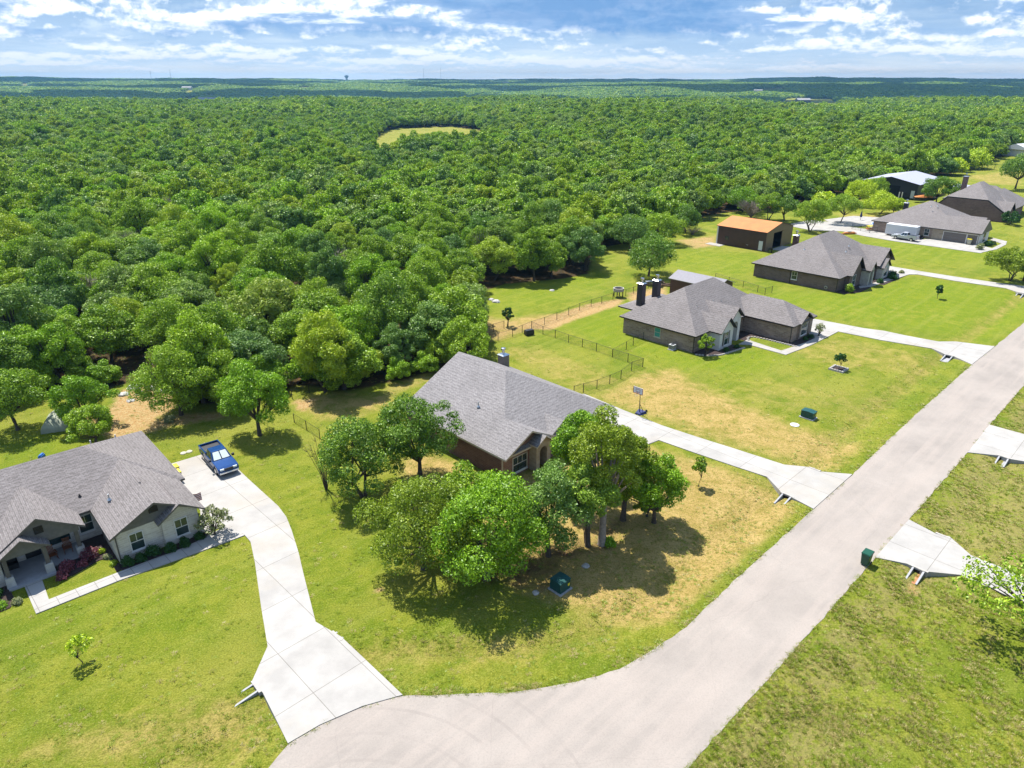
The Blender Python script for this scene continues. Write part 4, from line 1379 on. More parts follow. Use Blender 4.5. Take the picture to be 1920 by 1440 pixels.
def crown_data(seed, Rr, Ht, zb, nb, leaf, n_leaf, flat=0.8, spread=0.62, droop=0.0, core=True, br=(0.27, 0.42)):
    """numpy vertices/faces of a broadleaf crown: clumps of small leaf faces round dark inner clumps"""
    r = RS(seed)
    zc = zb + (Ht - zb) * 0.45
    cen, rad = [], []
    golden = math.pi * (3 - math.sqrt(5))
    ph = r.uniform(0, 6.28, 4)
    el_ = r.uniform(.86, 1.14)
    for i in range(nb):
        u = (i + 0.5) / nb
        zz = 1 - 1.55 * u
        a = i * golden + r.uniform(-.5, .5)
        q = math.sqrt(max(0, 1 - zz * zz))
        f = r.uniform(spread * .70, spread * 1.2) * (1 + .13 * math.sin(2 * a + ph[0]) + .12 * math.sin(3 * a + ph[1] + zz * 2) + .07 * math.sin(5 * a + ph[2]))
        cx, cy = q * math.cos(a) * Rr * f * el_, q * math.sin(a) * Rr * f / el_
        cz = zc + zz * (Ht - zc) * (r.uniform(.50, .88) + .08 * math.sin(2 * a + ph[3])) * flat / 0.8 - droop * q
        cen.append((cx, cy, cz))
        rad.append(Rr * r.uniform(*br))
    cen, rad = np.array(cen), np.array(rad)
    m = n_leaf // nb
    P, N = [], []
    for c, rb in zip(cen, rad):
        d = r.normal(size=(int(m * (rb / rad.mean()) ** 2 * 1.2) + 4, 3))
        d /= np.linalg.norm(d, axis=1)[:, None]
        d = d[d[:, 2] > -0.75]
        k = r.uniform(.66, 1.22, len(d))
        p = c + d * (rb * k)[:, None] * np.array([1, 1, .82])
        P.append(p)
        N.append(d)
    P, N = np.concatenate(P), np.concatenate(N)
    D = np.linalg.norm((P[:, None, :] - cen[None]) / np.array([1, 1, .82]), axis=2) / rad[None]
    keep = D.min(1) > 0.70
    P, N = P[keep], N[keep]
    n = len(P)
    nrm = N * 0.55 + r.normal(size=(n, 3)) * 0.72 + np.array([0, 0, .25])
    nrm /= np.linalg.norm(nrm, axis=1)[:, None]
    t = np.cross(nrm, r.normal(size=(n, 3)))
    t /= np.linalg.norm(t, axis=1)[:, None]
    b = np.cross(nrm, t)
    s = leaf * r.uniform(.55, 1.35, n)[:, None]
    w = s * r.uniform(.45, .8, n)[:, None]
    V = np.stack([P - t * s - b * w * .3, P - b * w, P + t * s + b * w * .25, P + b * w], 1).reshape(-1, 3)
    F = np.arange(4 * n).reshape(-1, 4)
    return V, F, cen, rad


ICO = None


def ico():
    global ICO
    if ICO is None:
        bm = bmesh.new()
        bmesh.ops.create_icosphere(bm, subdivisions=1, radius=1)
        ICO = (np.array([v.co[:] for v in bm.verts]), [tuple(v.index for v in f.verts) for f in bm.faces])
        bm.free()
    return ICO


def crown_mesh(name, leafm, seed, Rr, Ht, zb, nb=22, leaf=0.2, n_leaf=5000, core=0.62, trunk=False, **kw):
    V, F, cen, rad = crown_data(seed, Rr, Ht, zb, nb, leaf, n_leaf, **kw)
    verts = V
    faces = [list(f) for f in F.tolist()]
    mi = [0] * len(faces)
    if core:  # solid darker cores added inside the crown to block light and keep gaps dark
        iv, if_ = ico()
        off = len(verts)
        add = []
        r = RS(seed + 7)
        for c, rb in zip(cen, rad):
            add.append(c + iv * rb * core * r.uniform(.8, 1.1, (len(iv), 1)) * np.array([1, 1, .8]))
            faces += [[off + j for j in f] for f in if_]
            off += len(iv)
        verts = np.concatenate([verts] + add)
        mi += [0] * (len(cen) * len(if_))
    if trunk:
        tb = trunk_mb(cen, Rr, Ht, zb, seed)
        off = len(verts)
        verts = np.concatenate([verts, np.array(tb.v)])
        faces += [[off + i for i in f] for f in tb.f]
        mi += [1] * len(tb.f)
    me = bpy.data.meshes.new(name)
    me.from_pydata(verts.tolist(), [], faces)
    me.materials.append(M[leafm])
    me.materials.append(M['bark'])
    me.polygons.foreach_set('material_index', mi)
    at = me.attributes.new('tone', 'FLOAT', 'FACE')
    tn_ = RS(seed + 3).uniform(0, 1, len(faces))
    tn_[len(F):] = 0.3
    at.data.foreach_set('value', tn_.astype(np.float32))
    me.update()
    return me, cen


def trunk_mb(cen, Rr, Ht, zb, seed, stems=1, rad=None, lean=0.3):
    r = random.Random(seed)
    mb = MB()
    rad = rad or 0.022 * Ht + 0.05
    fork = max(zb * 0.9, Ht * 0.22)
    tops = []
    for s in range(stems):
        a = r.uniform(0, 6.28)
        off = 0.25 * (stems > 1)
        bx_, by_ = off * math.cos(a), off * math.sin(a)
        tx, ty = bx_ + lean * r.uniform(-1, 1) + off * 3 * math.cos(a), by_ + lean * r.uniform(-1, 1) + off * 3 * math.sin(a)
        rs = rad / math.sqrt(stems)
        mb.tube([(bx_, by_, -0.3), (bx_, by_, 0.1), (bx_ * .6 + tx * .4, by_ * .6 + ty * .4, fork * .5), (tx, ty, fork)], [rs * 1.5, rs * 1.1, rs * .85, rs * .7], 8)
        tops.append((tx, ty, fork, rs))
    order = sorted(range(len(cen)), key=lambda i: r.random())[:14]
    for n_, i in enumerate(order):
        tx, ty, tz, rs = tops[n_ % stems]
        c = cen[i]
        mid = (tx + (c[0] - tx) * .5, ty + (c[1] - ty) * .5, tz + (c[2] - tz) * .42 + r.uniform(-.1, .3))
        mb.tube([(tx, ty, tz - .15), mid, tuple(c)], [rs * .55, rs * .34, rs * .12], 5, cap=False)
    return mb


def yard_tree(label, px, py, Rr, Ht, zb, leafm='oak_leaves', seed=1, nb=24, leaf=0.17, n_leaf=9000, bark='bark', stems=1, cat='tree', name='oak_tree', dx=0, dy=0, sx=1.0, group=None, zpos=0, core=.5, rad=None, **kw):
    if core and 'br' not in kw:
        nb = int(nb * 2.0)
        n_leaf = int(n_leaf * 2.0)
        leaf *= .58
        kw['br'] = (.12, .29)
        kw['spread'] = .76
        core = core * .8
    x, y = G(px, py)
    t = thing(name, label, cat, (x, y, zpos), random.Random(seed).uniform(0, 6.28) if sx == 1.0 else 0, group)
    me_, cen = crown_mesh('crown', leafm, seed, Rr, Ht, zb, nb, leaf, n_leaf, core=core, **kw)
    o = bpy.data.objects.new('crown', me_)
    C.objects.link(o)
    o.parent = t
    o.location = (dx, dy, 0)
    o.scale = (sx, 1, 1)
    cc = [(c[0] * sx + dx, c[1] + dy, c[2]) for c in cen]
    trunk_mb(cc, Rr, Ht, zb, seed, stems, rad).build('trunk', M[bark], t, smooth=True)
    return t


# yard trees, each as the photograph has it
yard_tree('bright green oak alone on the lawn behind the parked blue pickup', 487, 816, 3.5, 9.0, .9, 'bright_leaves', 3, nb=26, n_leaf=13000, leaf=.15, sx=1.02)
yard_tree('dark oak at the left end of the yard clump, beside thin bare twigs', 684, 932, 3.8, 8.8, .7, 'oak_leaves', 5, nb=26, n_leaf=13000, stems=2, leaf=.15)
yard_tree('dark green oak beside the left brick wall of the red brown house', 788, 893, 3.9, 8.6, 1.6, 'dark_leaves', 6, nb=24, n_leaf=12000, leaf=.15)
yard_tree('olive green tree at the near left edge of the yard clump', 795, 1066, 4.3, 8.8, .4, 'olive_leaves', 8, nb=28, n_leaf=17000, leaf=.13, dx=-.3, core=.5)
yard_tree('brightest green oak in the near middle of the yard clump', 912, 1086, 4.5, 9.2, .4, 'bright_leaves', 9, nb=30, n_leaf=17000, leaf=.15, dx=-.2)
yard_tree('low green oak between the olive tree and the brick house gable', 885, 1010, 3.4, 7.0, 1.2, 'oak_leaves', 10, nb=20, n_leaf=10000, leaf=.15)
yard_tree('dark oak in the clump just left of the tall cedar elm trunk', 1028, 1042, 3.3, 8.6, 1.0, 'oak_leaves', 12, nb=22, n_leaf=12000, leaf=.15, dx=-.2)
yard_tree('oak with a dark trunk and dead twigs beside the tall pale trunk', 1102, 1024, 2.6, 8.2, 3.4, 'oak_leaves', 13, nb=18, n_leaf=9000, leaf=.15, dx=-.6, dy=.6)
yard_tree('tallest tree of the clump, pale bare trunk and open olive crown', 1128, 1021, 3.1, 12.4, 4.6, 'olive_leaves', 14, nb=24, n_leaf=12000, leaf=.14, bark='pale_bark', name='elm_tree', core=.42, dx=.3, dy=.5)
yard_tree('bright green oak behind the tall elm, its crown over the entry gables', 1090, 935, 3.0, 9.6, 2.6, 'bright_leaves', 15, nb=22, n_leaf=12000, leaf=.15)
yard_tree('olive tree right of the tall elm, near the middle drive', 1168, 975, 2.7, 9.6, 1.2, 'olive_leaves', 16, nb=24, n_leaf=12000, leaf=.14)
yard_tree('small round oak at the right end of the clump beside the tan lawn', 1226, 980, 2.8, 7.2, 1.3, 'bright_leaves', 17, nb=20, n_leaf=10000, leaf=.14, dx=.5)
yard_tree('small leafy tree low against the oak at the right end of the clump', 1213, 968, 1.4, 3.2, .3, 'dark_leaves', 18, nb=10, n_leaf=2600, leaf=.14)
yard_tree('dense dark round oak on the far lawn beside the fire pit', 1216, 518, 5.2, 8.9, 0.4, 'dark_leaves', 20, nb=26, n_leaf=9000, leaf=.2)
yard_tree('green oak at the wood edge just behind the round fire pit oak', 1180, 470, 4.8, 8.4, .6, 'oak_leaves', 50, nb=24, n_leaf=8000, leaf=.2)
yard_tree('green oak right behind the round fire pit oak, nearer the barn', 1240, 458, 4.8, 8.0, .6, 'oak_leaves', 51, nb=24, n_leaf=8000, leaf=.2)
yard_tree('low oak at the end of the wood edge beside the barn sand', 1285, 436, 4.4, 6.8, .5, 'dark_leaves', 52, nb=22, n_leaf=7000, leaf=.2)
yard_tree('oak with several trunks standing by the long white drive near the barn', 1518, 434, 4.3, 8.4, 2.0, 'oak_leaves', 21, nb=22, n_leaf=8000, leaf=.2, stems=4)
yard_tree('oak with a spreading crown between the long drive and the pool yard', 1574, 418, 4.6, 7.8, 2.6, 'oak_leaves', 22, nb=22, n_leaf=8000, leaf=.2, stems=2)
yard_tree('lime green rounded tree nearest the charcoal workshop door', 1648, 402, 4.8, 6.6, .4, 'lime_leaves', 23, nb=22, n_leaf=7000, leaf=.22, stems=2)
yard_tree('low lime green tree just right of the lime tree at the workshop', 1675, 400, 3.0, 4.6, .3, 'lime_leaves', 24, nb=16, n_leaf=4500, leaf=.22)
yard_tree('tall lime green tree behind the spreading oak by the pool yard', 1608, 385, 5.2, 8.0, .8, 'lime_leaves', 25, nb=24, n_leaf=8000, leaf=.22)
yard_tree('mid green tree behind the lime trees left of the workshop', 1640, 372, 4.2, 7.0, 1, 'oak_leaves', 26, nb=20, n_leaf=6000, leaf=.24)
yard_tree('two trunked oak between the bare bush and the long drive', 1440, 412, 3.4, 7.8, 2.2, 'oak_leaves', 27, nb=18, n_leaf=6000, leaf=.2, stems=3)
yard_tree('dark small oak left of the multi trunked oak by the drive', 1471, 414, 3.8, 6.8, 1.8, 'dark_leaves', 28, nb=18, n_leaf=6000, leaf=.2, stems=2)
yard_tree('bright green tree behind the orange roofed barn at the wood edge', 1392, 398, 5.0, 7.4, .6, 'bright_leaves', 29, nb=24, n_leaf=8000, leaf=.22)
yard_tree('dark oak in front of the shining workshop roof', 1755, 380, 5.4, 8.6, 1.4, 'dark_leaves', 30, nb=26, n_leaf=9000, leaf=.25)
yard_tree('olive leaning tree on the far lawn by the right edge', 1893, 526, 3.9, 6.6, 1.6, 'olive_leaves', 31, nb=20, n_leaf=8000, leaf=.18, stems=4, dx=-1.2)
yard_tree('dark dense tree at the right edge behind the leaning olive tree', 1918, 527, 3.6, 6.9, 1.2, 'dark_leaves', 32, nb=20, n_leaf=8000, leaf=.18, stems=2)
yard_tree('tall oak at the right edge on the hill lawn beyond the plum house', 1904, 352, 6.4, 11.2, 3.4, 'oak_leaves', 33, nb=26, n_leaf=8000, leaf=.3)
yard_tree('leafy dark tree beside the front corner of the plum brick house', 1893, 421, 2.4, 3.6, .2, 'shrub_leaves', 34, nb=12, n_leaf=3500, leaf=.2)
yard_tree('sparse bright tree reaching in over the drive across the road', 1938, 1205, 3.4, 6.2, 2.2, 'oak_leaves', 35, nb=46, n_leaf=3600, leaf=.12, dx=-1.5, dy=.3, sx=1.02, core=0, spread=.85, br=(.14, .24))
yard_tree('dark trunked oak left of the pale arched tunnel cover', 34, 806, 3.9, 7.4, 2.2, 'oak_leaves', 36, nb=24, n_leaf=12000, leaf=.15)
yard_tree('small bushy oak just right of the pale arched tunnel cover', 180, 836, 2.5, 4.9, .8, 'oak_leaves', 37, nb=18, n_leaf=8500, leaf=.14)
yard_tree('bright narrow tree behind the bushy oak near the tunnel cover', 163, 800, 2.9, 6.6, .8, 'bright_leaves', 38, nb=18, n_leaf=9000, leaf=.14)
yard_tree('broad oak at the wood edge right of the orange bare soil', 340, 778, 4.3, 8.6, .7, 'oak_leaves', 39, nb=28, n_leaf=15000, leaf=.15)
yard_tree('green oak between the soil patch oak and the lone bright oak', 418, 766, 3.2, 7.6, .7, 'oak_leaves', 40, nb=22, n_leaf=11000, leaf=.15)
yard_tree('bushy oak at the corner of the wood behind the middle house roof', 872, 692, 3.6, 7.4, .6, 'oak_leaves', 41, nb=22, n_leaf=9000, leaf=.17)
yard_tree('slim dark young tree standing inside the far end of the fence', 952, 612, 1.05, 3.1, 1.1, 'shrub_leaves', 42, nb=9, n_leaf=1800, leaf=.12, name='young_tree')
yard_tree('young tree with a pale stem beside the small oak on the tan lawn', 1309, 912, .75, 3.3, 1.3, 'oak_leaves', 43, nb=12, n_leaf=900, leaf=.11, core=0, rad=.035, name='young_tree')
yard_tree('bright sapling alone on the front lawn at the lower left', 155, 1243, .72, 2.35, .8, 'lime_leaves', 44, nb=16, n_leaf=520, leaf=.09, core=0, rad=.03, name='sapling', spread=.8, br=(.2, .35))
yard_tree('sapling with a small dark crown inside a square stone ring', 1572, 693, .75, 2.5, .9, 'shrub_leaves', 45, nb=9, n_leaf=700, leaf=.11, core=0, rad=.035, name='sapling')
yard_tree('sapling alone on the brightest green far lawn', 1757, 560, .8, 2.7, .8, 'shrub_leaves', 46, nb=9, n_leaf=700, leaf=.13, core=0, rad=.045, name='sapling')
yard_tree('crepe myrtle with pale open leaves at the garage corner', 403, 1003, 1.45, 2.7, .5, 'pale_leaves', 47, nb=26, n_leaf=2200, leaf=.09, core=0, name='small_tree', spread=.85, br=(.14, .26))
yard_tree('young bright tree at the front corner of the two chimney house', 1322, 668, 1.15, 3.6, .6, 'oak_leaves', 48, nb=12, n_leaf=2600, leaf=.11, core=.4, name='young_tree')
yard_tree('thin young tree in the bed at the two chimney house drive', 1534, 630, .8, 2.2, .5, 'pale_leaves', 49, nb=10, n_leaf=500, leaf=.1, core=0, name='sapling')


def bare_bush(label, px, py, Rr, Ht, seed, name='bare_bush', n=40, m='pale_bark', cat='bush', w=0.018):
    r = random.Random(seed)
    x, y = G(px, py)
    mb = MB()
    for i in range(n):
        a = r.uniform(0, 6.28)
        q = r.uniform(.25, 1) * Rr
        h = Ht * r.uniform(.65, 1)
        p1 = (q * .25 * math.cos(a), q * .25 * math.sin(a), h * .35)
        p2 = (q * .8 * math.cos(a), q * .8 * math.sin(a), h * .8)
        p3 = (q * math.cos(a + .1), q * math.sin(a + .1), h)
        mb.tube([(0.1 * math.cos(a), .1 * math.sin(a), 0), p1, p2, p3], [w * 2, w * 1.6, w, w * .4], 4, cap=False)
        for k in range(5):
            b = a + r.uniform(-.9, .9)
            l = r.uniform(.2, .45) * Rr
            mb.tube([p2, (p2[0] + l * math.cos(b), p2[1] + l * math.sin(b), p2[2] + l * r.uniform(.2, .9))], [w * .8, w * .3], 3, cap=False)
    o = mb.build(name, M[m])
    o.location = (x, y, 0)
    return tag(o, label, cat)


bare_bush('bare grey twiggy bush behind the orange roofed barn', 1408, 408, 4.4, 4.8, 1, n=110, w=.035)
bare_bush('thin leafless tree leaning out at the left end of the yard clump', 612, 918, 1.7, 6.0, 2, n=16, m='bark', name='bare_tree', cat='tree')
bare_bush('dead pale twigs hanging by the tall elm trunk', 1098, 1018, 1.1, 4.8, 3, n=26, name='dead_branches', w=.014)
bare_bush('short leafless bush by the sand at the barn end', 1298, 440, 2.4, 1.8, 4, n=50, w=.02)


def shrub(label, x, y, Rr, Ht, leafm, seed, n=1500, leaf=.055, group=None, nb=9, core=.75):
    me_, cen = crown_mesh('shrub', leafm, seed, Rr, Ht, 0.0, nb, leaf, n, core=core, spread=.5, br=(.42, .6))
    o = bpy.data.objects.new('shrub', me_)
    C.objects.link(o)
    o.location = (x, y, -.08)
    return tag(o, label, 'shrub', group)


gsh = 'clipped shrubs along the cream brick wall'
for i, (a, b, rr2, hh, lb) in enumerate([
    (.35, -.75, .52, .95, 'clipped dark shrub at the downspout corner of the cream brick house'),
    (1.35, -.8, .45, .8, 'clipped shrub under the left window of the cream brick garage wing'),
    (2.4, -.75, .58, 1.1, 'largest clipped dark shrub, beside the jog in the cream brick wall'),
    (3.55, -1.1, .5, .95, 'clipped dark shrub just right of the jog in the cream brick wall'),
    (4.7, -1.1, .5, .9, 'clipped shrub under the right window of the cream brick wing'),
    (6.0, -.9, .46, .75, 'clipped shrub nearest the crepe myrtle at the garage corner')]):
    shrub(lb, *h1w(a, b), rr2, hh, 'shrub_leaves', 60 + i, group=gsh)
for i, (a, b, rr2, hh, lb) in enumerate([
    (-1.6, 2.5, .75, .95, 'largest purple leaved shrub below the porch corner pillar'),
    (-2.3, 1.75, .38, .5, 'small purple shrub in front of the largest purple one'),
    (-3.3, 2.1, .6, .7, 'purple leaved shrub below the rocking chairs'),
    (-3.9, 1.2, .55, .65, 'purple shrub beside the porch step')]):
    shrub(lb, *h1w(a, b), rr2, hh, 'purple_leaves', 70 + i, n=1200, leaf=.07, core=.4, group='purple shrubs in the porch bed')
shrub('small yellow green shrub between the purple shrubs and the garage wing', *h1w(-.75, 2.6), .32, .5, 'lime_leaves', 80, n=500)
shrub('low green shrub at the bed edge by the garage wing', *h1w(-.6, 1.5), .35, .4, 'pale_leaves', 81, n=500)
shrub('low dark shrub at the lawn corner of the garage bed', *h1w(-.45, .2), .36, .45, 'oak_leaves', 82, n=500)
shrub('pale green shrub left of the porch walkway', *h1w(-7.1, .1), .42, .5, 'pale_leaves', 83, n=600)
shrub('bright low shrub at the left edge of the frame by the porch', *h1w(-8.2, .4), .55, .5, 'bright_leaves', 84, n=800)
shrub('dark green shrub against the wall at the left edge of the frame', *h1w(-8.3, 1.9), .7, .9, 'shrub_leaves', 85, n=1300)
for i, (x_, y_, r_, h_, lb) in enumerate([(4.0, -3.0, .55, .7, 'dark shrub under the white boarded gable window'), (6.4, -3.3, .45, .55, 'dark low shrub at the walkway end of the two chimney house'),
                                          (16.8, -8.9, .5, .6, 'dark shrub left under the big window of the garage wing'), (18.4, -9.0, .5, .6, 'dark shrub right under the big window of the garage wing')]):
    shrub(lb, *loc_w(O3, x_, y_), r_, h_, 'shrub_leaves', 90 + i, n=700)
for i, (x_, y_, r_, h_, lf, lb) in enumerate([(1.8, -1.6, .9, 1.7, 'oak_leaves', 'leafy bush at the front corner of the dark brown brick house'), (12.6, -3.2, .7, .7, 'shrub_leaves', 'dark shrub beside the stone entry of the dark brown house'),
                                          (17.5, -3.8, .9, .9, 'shrub_leaves', 'dark shrub under the stone bay window'), (20.0, -3.0, .9, .9, 'shrub_leaves', 'dark shrub at the right end of the stone bay'),
                                          (23.5, -3.5, .6, .5, 'pale_leaves', 'pale shrub in the gravel bed by the far lawn drive')]):
    shrub(lb, *loc_w(O4, x_, y_), r_, h_, lf, 100 + i, n=900, leaf=.09)
shrub('tan and green bush at the garage corner of the taupe house', *G(1836, 468), 1.0, 1.4, 'pale_leaves', 110, n=900, leaf=.1)
shrub('dark shrub beside the white front gable of the taupe house', *G(1852, 461), 1.1, 1.3, 'shrub_leaves', 111, n=900, leaf=.1)
shrub('low green tuft at the foot of the tall elm trunk', *G(1143, 1021), .6, .6, 'bright_leaves', 112, n=900, leaf=.08)
shrub('tan dry bush at the wood edge right of the orange soil', *G(318, 790), .8, .7, 'pale_leaves', 113, n=500, leaf=.08)
shrub('lime green bush row behind the hill lawn fence', *G(1826, 312), 7, 6, 'lime_leaves', 114, n=4000, leaf=.35)
shrub('pale lime bush at the left end of the hill lawn fence', *G(1785, 322), 5, 4.5, 'lime_leaves', 115, n=3000, leaf=.35)
shrub('bright bush under the wood edge by the pool yard', *G(1545, 390), 4, 4, 'lime_leaves', 116, n=3000, leaf=.3)


def bed(poly, name='mulch_bed', m='mulch'):
    return slab(name, poly, -.2, .065, m)


bed([h1w(*p) for p in [(-.1, -.1), (-.25, -1.6), (6.9, -1.75), (7.2, -.2), (6.5, 1.2), (6.4, -.3)]])
bed([h1w(*p) for p in [(-4.1, 1.0), (-4.1, 3.0), (-1.7, 3.05), (-1.7, 5.4), (0, 5.4), (-.05, -.8), (-.55, -1.0), (-.5, 1.4), (-1.2, 1.6), (-3.2, .9)]])
bed([h1w(*p) for p in [(-9.5, 2.9), (-7.2, 2.9), (-7.2, .6), (-7.6, -.2), (-9.5, -.2)]])
bed([loc_w(O3, *p) for p in [(-.1, -.1), (-.3, -1.0), (1.5, -3.0), (3.5, -3.4), (7.2, -4.0), (7.2, -2.2), (3.3, -2.2), (3.3, -.1)]])
bed([loc_w(O3, *p) for p in [(10.0, -.1), (13.8, -.1), (13.8, -8.0), (21, -8.1), (21.5, -9.6), (13.1, -9.5), (12.6, -2.5), (10.0, -3.0)]])
bed([loc_w(O4, *p) for p in [(-.1, -.1), (-.2, -1.6), (3, -3.2), (8, -3.3), (8.4, -1.0), (3.0, -.1)]])
bed([loc_w(O4, *p) for p in [(11.2, -1.6), (11.4, -4.4), (24, -5.0), (25.5, -3.0), (22, -1.6)]])
for lb, pts in (('curved pale stone edging of the bed at the two chimney house', [(-.4, -.6), (.4, -2.1), (2, -3.3), (4, -3.65), (7.2, -4.2)]),
                ('low pale stone edging round the small lawn at the two chimney house', [(10.2, -3.2), (11.5, -2.3), (12.5, -2.7), (12.9, -5), (13.0, -9.4)])):
    mb_ = MB()
    for a, b in zip(pts[:-1], pts[1:]):
        A_, B_ = loc_w(O3, *a), loc_w(O3, *b)
        n_ = max(2, int(math.dist(A_, B_) / .4))
        for i in range(n_):
            t_ = (i + .5) / n_
            mb_.taper(A_[0] + (B_[0] - A_[0]) * t_, A_[1] + (B_[1] - A_[1]) * t_, 0, .16, .36, .24, .3, .2)
    tag(mb_.build('stone_edging', M['grey_stone_kerb']), lb, 'edging')

# ---- the woodland: single trees for the nearest, one mass for the rest
rnd = RS(77)
FCAM = math.atan(960 / FPX)


def f0z(f):
    return float(hills(np.array([f[0][0]]), np.array([f[0][1]]))[0])


def scatter(d0, d1, step, jit=.42, half=0.72):
    """jittered grid in the view wedge between two distances"""
    xs = np.arange(-d1 * math.tan(half) - 40, d1 * math.tan(half) + 40, step)
    ys = np.arange(max(20, d0 * .5), d1, step * .9)
    X, Y = np.meshgrid(xs, ys)
    X = X + (np.arange(len(ys)) % 2)[:, None] * step * .5
    X = X + rnd.uniform(-jit, jit, X.shape) * step
    Y = Y + rnd.uniform(-jit, jit, X.shape) * step
    X, Y = X.ravel(), Y.ravel()
    d = np.hypot(X, Y)
    zc_ = Y * _c + CAMH * _s
    k = (d >= d0) & (d < d1) & (np.abs(X) < zc_ * (960 / FPX) + 14) & in_poly(X, Y, WOOD)
    X, Y = X[k], Y[k]
    keep = np.ones(len(X), bool)
    keep &= ~pasture_at(X, Y)
    return X[keep], Y[keep]


TIERS = [(40, 330, 6.4), (330, 700, 6.1), (700, 1400, 7.8), (1400, 2800, 13.0), (2800, 5200, 21.0), (5200, 9600, 36.0)]
pts_all = [scatter(*t) for t in TIERS]
# nearest 262 woodland trees as objects
X0, Y0 = pts_all[0]
vis_d = Y0 * _c + CAMH * _s
near_house = np.zeros(len(X0), bool)
for (hx, hy), rr3 in (((OF[0] + 4, OF[1] + 15), 15),):
    near_house |= np.hypot(X0 - hx, Y0 - hy) < rr3
X0, Y0, vis_d = X0[~near_house], Y0[~near_house], vis_d[~near_house]
order = np.argsort(vis_d)
NEAR_N = 255
edge_d = dist_line(X0, Y0, edge_w)
leaves('wood_olive', (0.105, 0.175, 0.006), (0.27, 0.36, 0.015), (0.30, 0.37, 0.02))
leaves('wood_bright', (0.10, 0.20, 0.006), (0.26, 0.40, 0.018), (0.30, 0.42, 0.02))
leaves('wood_grey', (0.10, 0.16, 0.03), (0.27, 0.36, 0.075), (0.30, 0.36, 0.05))
protos = []
for i in range(7):
    Rr = [3.6, 4.0, 3.3, 4.3, 3.8, 3.4, 4.1][i]
    Ht = [8.0, 8.8, 7.6, 9.2, 8.4, 9.4, 7.4][i]
    KW = dict(nb=44 + i % 3 * 6, leaf=.11, n_leaf=22000, core=.48, spread=.78, br=(.13, .28))
    LM = ['oak_leaves', 'oak_leaves', 'wood_olive', 'oak_leaves', 'wood_bright', 'oak_leaves', 'wood_grey'][i]
    a, cen = crown_mesh('woodland_oak', LM, 200 + i, Rr, Ht, 1.2, **KW)
    tm = trunk_mb(cen, Rr, Ht, 2.2, 200 + i, 1 + i % 2).mesh('trunk', [M['bark']])
    b = crown_mesh('woodland_oak', LM, 200 + i, Rr, Ht, 1.2, trunk=True, **KW)[0]
    protos.append((a, tm, b, Rr))
GW = 'oaks of the woodland behind the houses'
LE = 'oak of the woodland front row, its foot at the edge of the lawns'
LI = 'oak standing within the dense green woodland behind the houses'
count_edge = 0
for j in order[:NEAR_N]:
    x, y = float(X0[j]), float(Y0[j])
    a, tm, b, Rr = protos[rnd.randint(7)]
    s_ = rnd.uniform(.72, 1.22)
    sz = s_ * rnd.uniform(.78, 1.2)
    rz = rnd.uniform(0, 6.28)
    if edge_d[j] < 7.0:
        t = bpy.data.objects.new('oak_tree', None)
        C.objects.link(t)
        t.location, t.rotation_euler, t.scale = (x, y, 0), (0, 0, rz), (s_, s_, sz)
        tag(t, LE, 'tree', GW)
        for nm, mm in (('crown', a), ('trunk', tm)):
            o = bpy.data.objects.new(nm, mm)
            C.objects.link(o)
            o.parent = t
        count_edge += 1
    else:
        o = bpy.data.objects.new('oak_tree', b)
        C.objects.link(o)
        o.location, o.rotation_euler, o.scale = (x, y, 0), (rnd.uniform(-.1, .1), rnd.uniform(-.1, .1), rz), (s_ * rnd.uniform(.88, 1.14), s_, sz)
        tag(o, LI, 'tree', GW)

lowm = [crown_mesh('young_oak', lm_, 260 + i, 2.5, 4.4, -.3, nb=34, leaf=.11, n_leaf=9000, core=.55, spread=.72, br=(.16, .3))[0] for i, lm_ in enumerate(('oak_leaves', 'oak_leaves', 'wood_bright'))]
acc = 0.0
for (ax, ay), (bx2, by2) in zip(edge_w[1:14], edge_w[2:15]):
    L = math.dist((ax, ay), (bx2, by2))
    while acc < L:
        t_ = acc / L
        x, y = ax + (bx2 - ax) * t_, ay + (by2 - ay) * t_
        nx3, ny3 = -(by2 - ay) / L, (bx2 - ax) / L
        off = rnd.uniform(1.0, 4.2)
        x, y = x + nx3 * off, y + ny3 * off
        acc += rnd.uniform(2.6, 4.6)
        if math.dist((x, y), G(255, 745)) < 5.5: continue
        o = bpy.data.objects.new('young_oak', lowm[rnd.randint(3)])
        C.objects.link(o)
        s_ = rnd.uniform(.65, 1.15)
        o.location, o.rotation_euler, o.scale = (x, y, 0), (0, 0, rnd.uniform(0, 6.28)), (s_, s_, s_ * rnd.uniform(.8, 1.15))
        tag(o, 'low bushy young oak filling the foot of the woodland edge', 'tree', 'young oaks along the woodland edge')
    acc -= L
dead_src = bare_bush('bare grey dead tree standing among the green woodland crowns', 60, 640, 2.4, 8.8, 91, n=46, name='bare_tree', cat='tree', w=.03)
dead_src['group'] = 'dead grey trees in the woodland'
for px_, py_ in ((255, 470), (470, 560), (120, 395), (640, 500), (820, 430), (330, 380), (560, 400), (905, 470), (1010, 395), (720, 330), (180, 560), (1120, 350)):
    o = dead_src.copy(); C.objects.link(o)
    o.location = (*G(px_, py_ + 40), 0.3); o.rotation_euler = (0, 0, px_ * .7)
    o.scale = (1, 1, .9 + .02 * (px_ % 10))
rest = order[NEAR_N:]
mid_p, low_p, far_p = [], [], []
for i in range(6):
    mid_p.append(crown_mesh('crown_mid', ['oak_leaves', 'wood_olive', 'oak_leaves', 'wood_bright', 'oak_leaves', 'wood_grey'][i], 300 + i, 3.9, 8.4, .8, nb=30, leaf=.22, n_leaf=6500, core=.66, spread=.74, br=(.17, .32))[0])
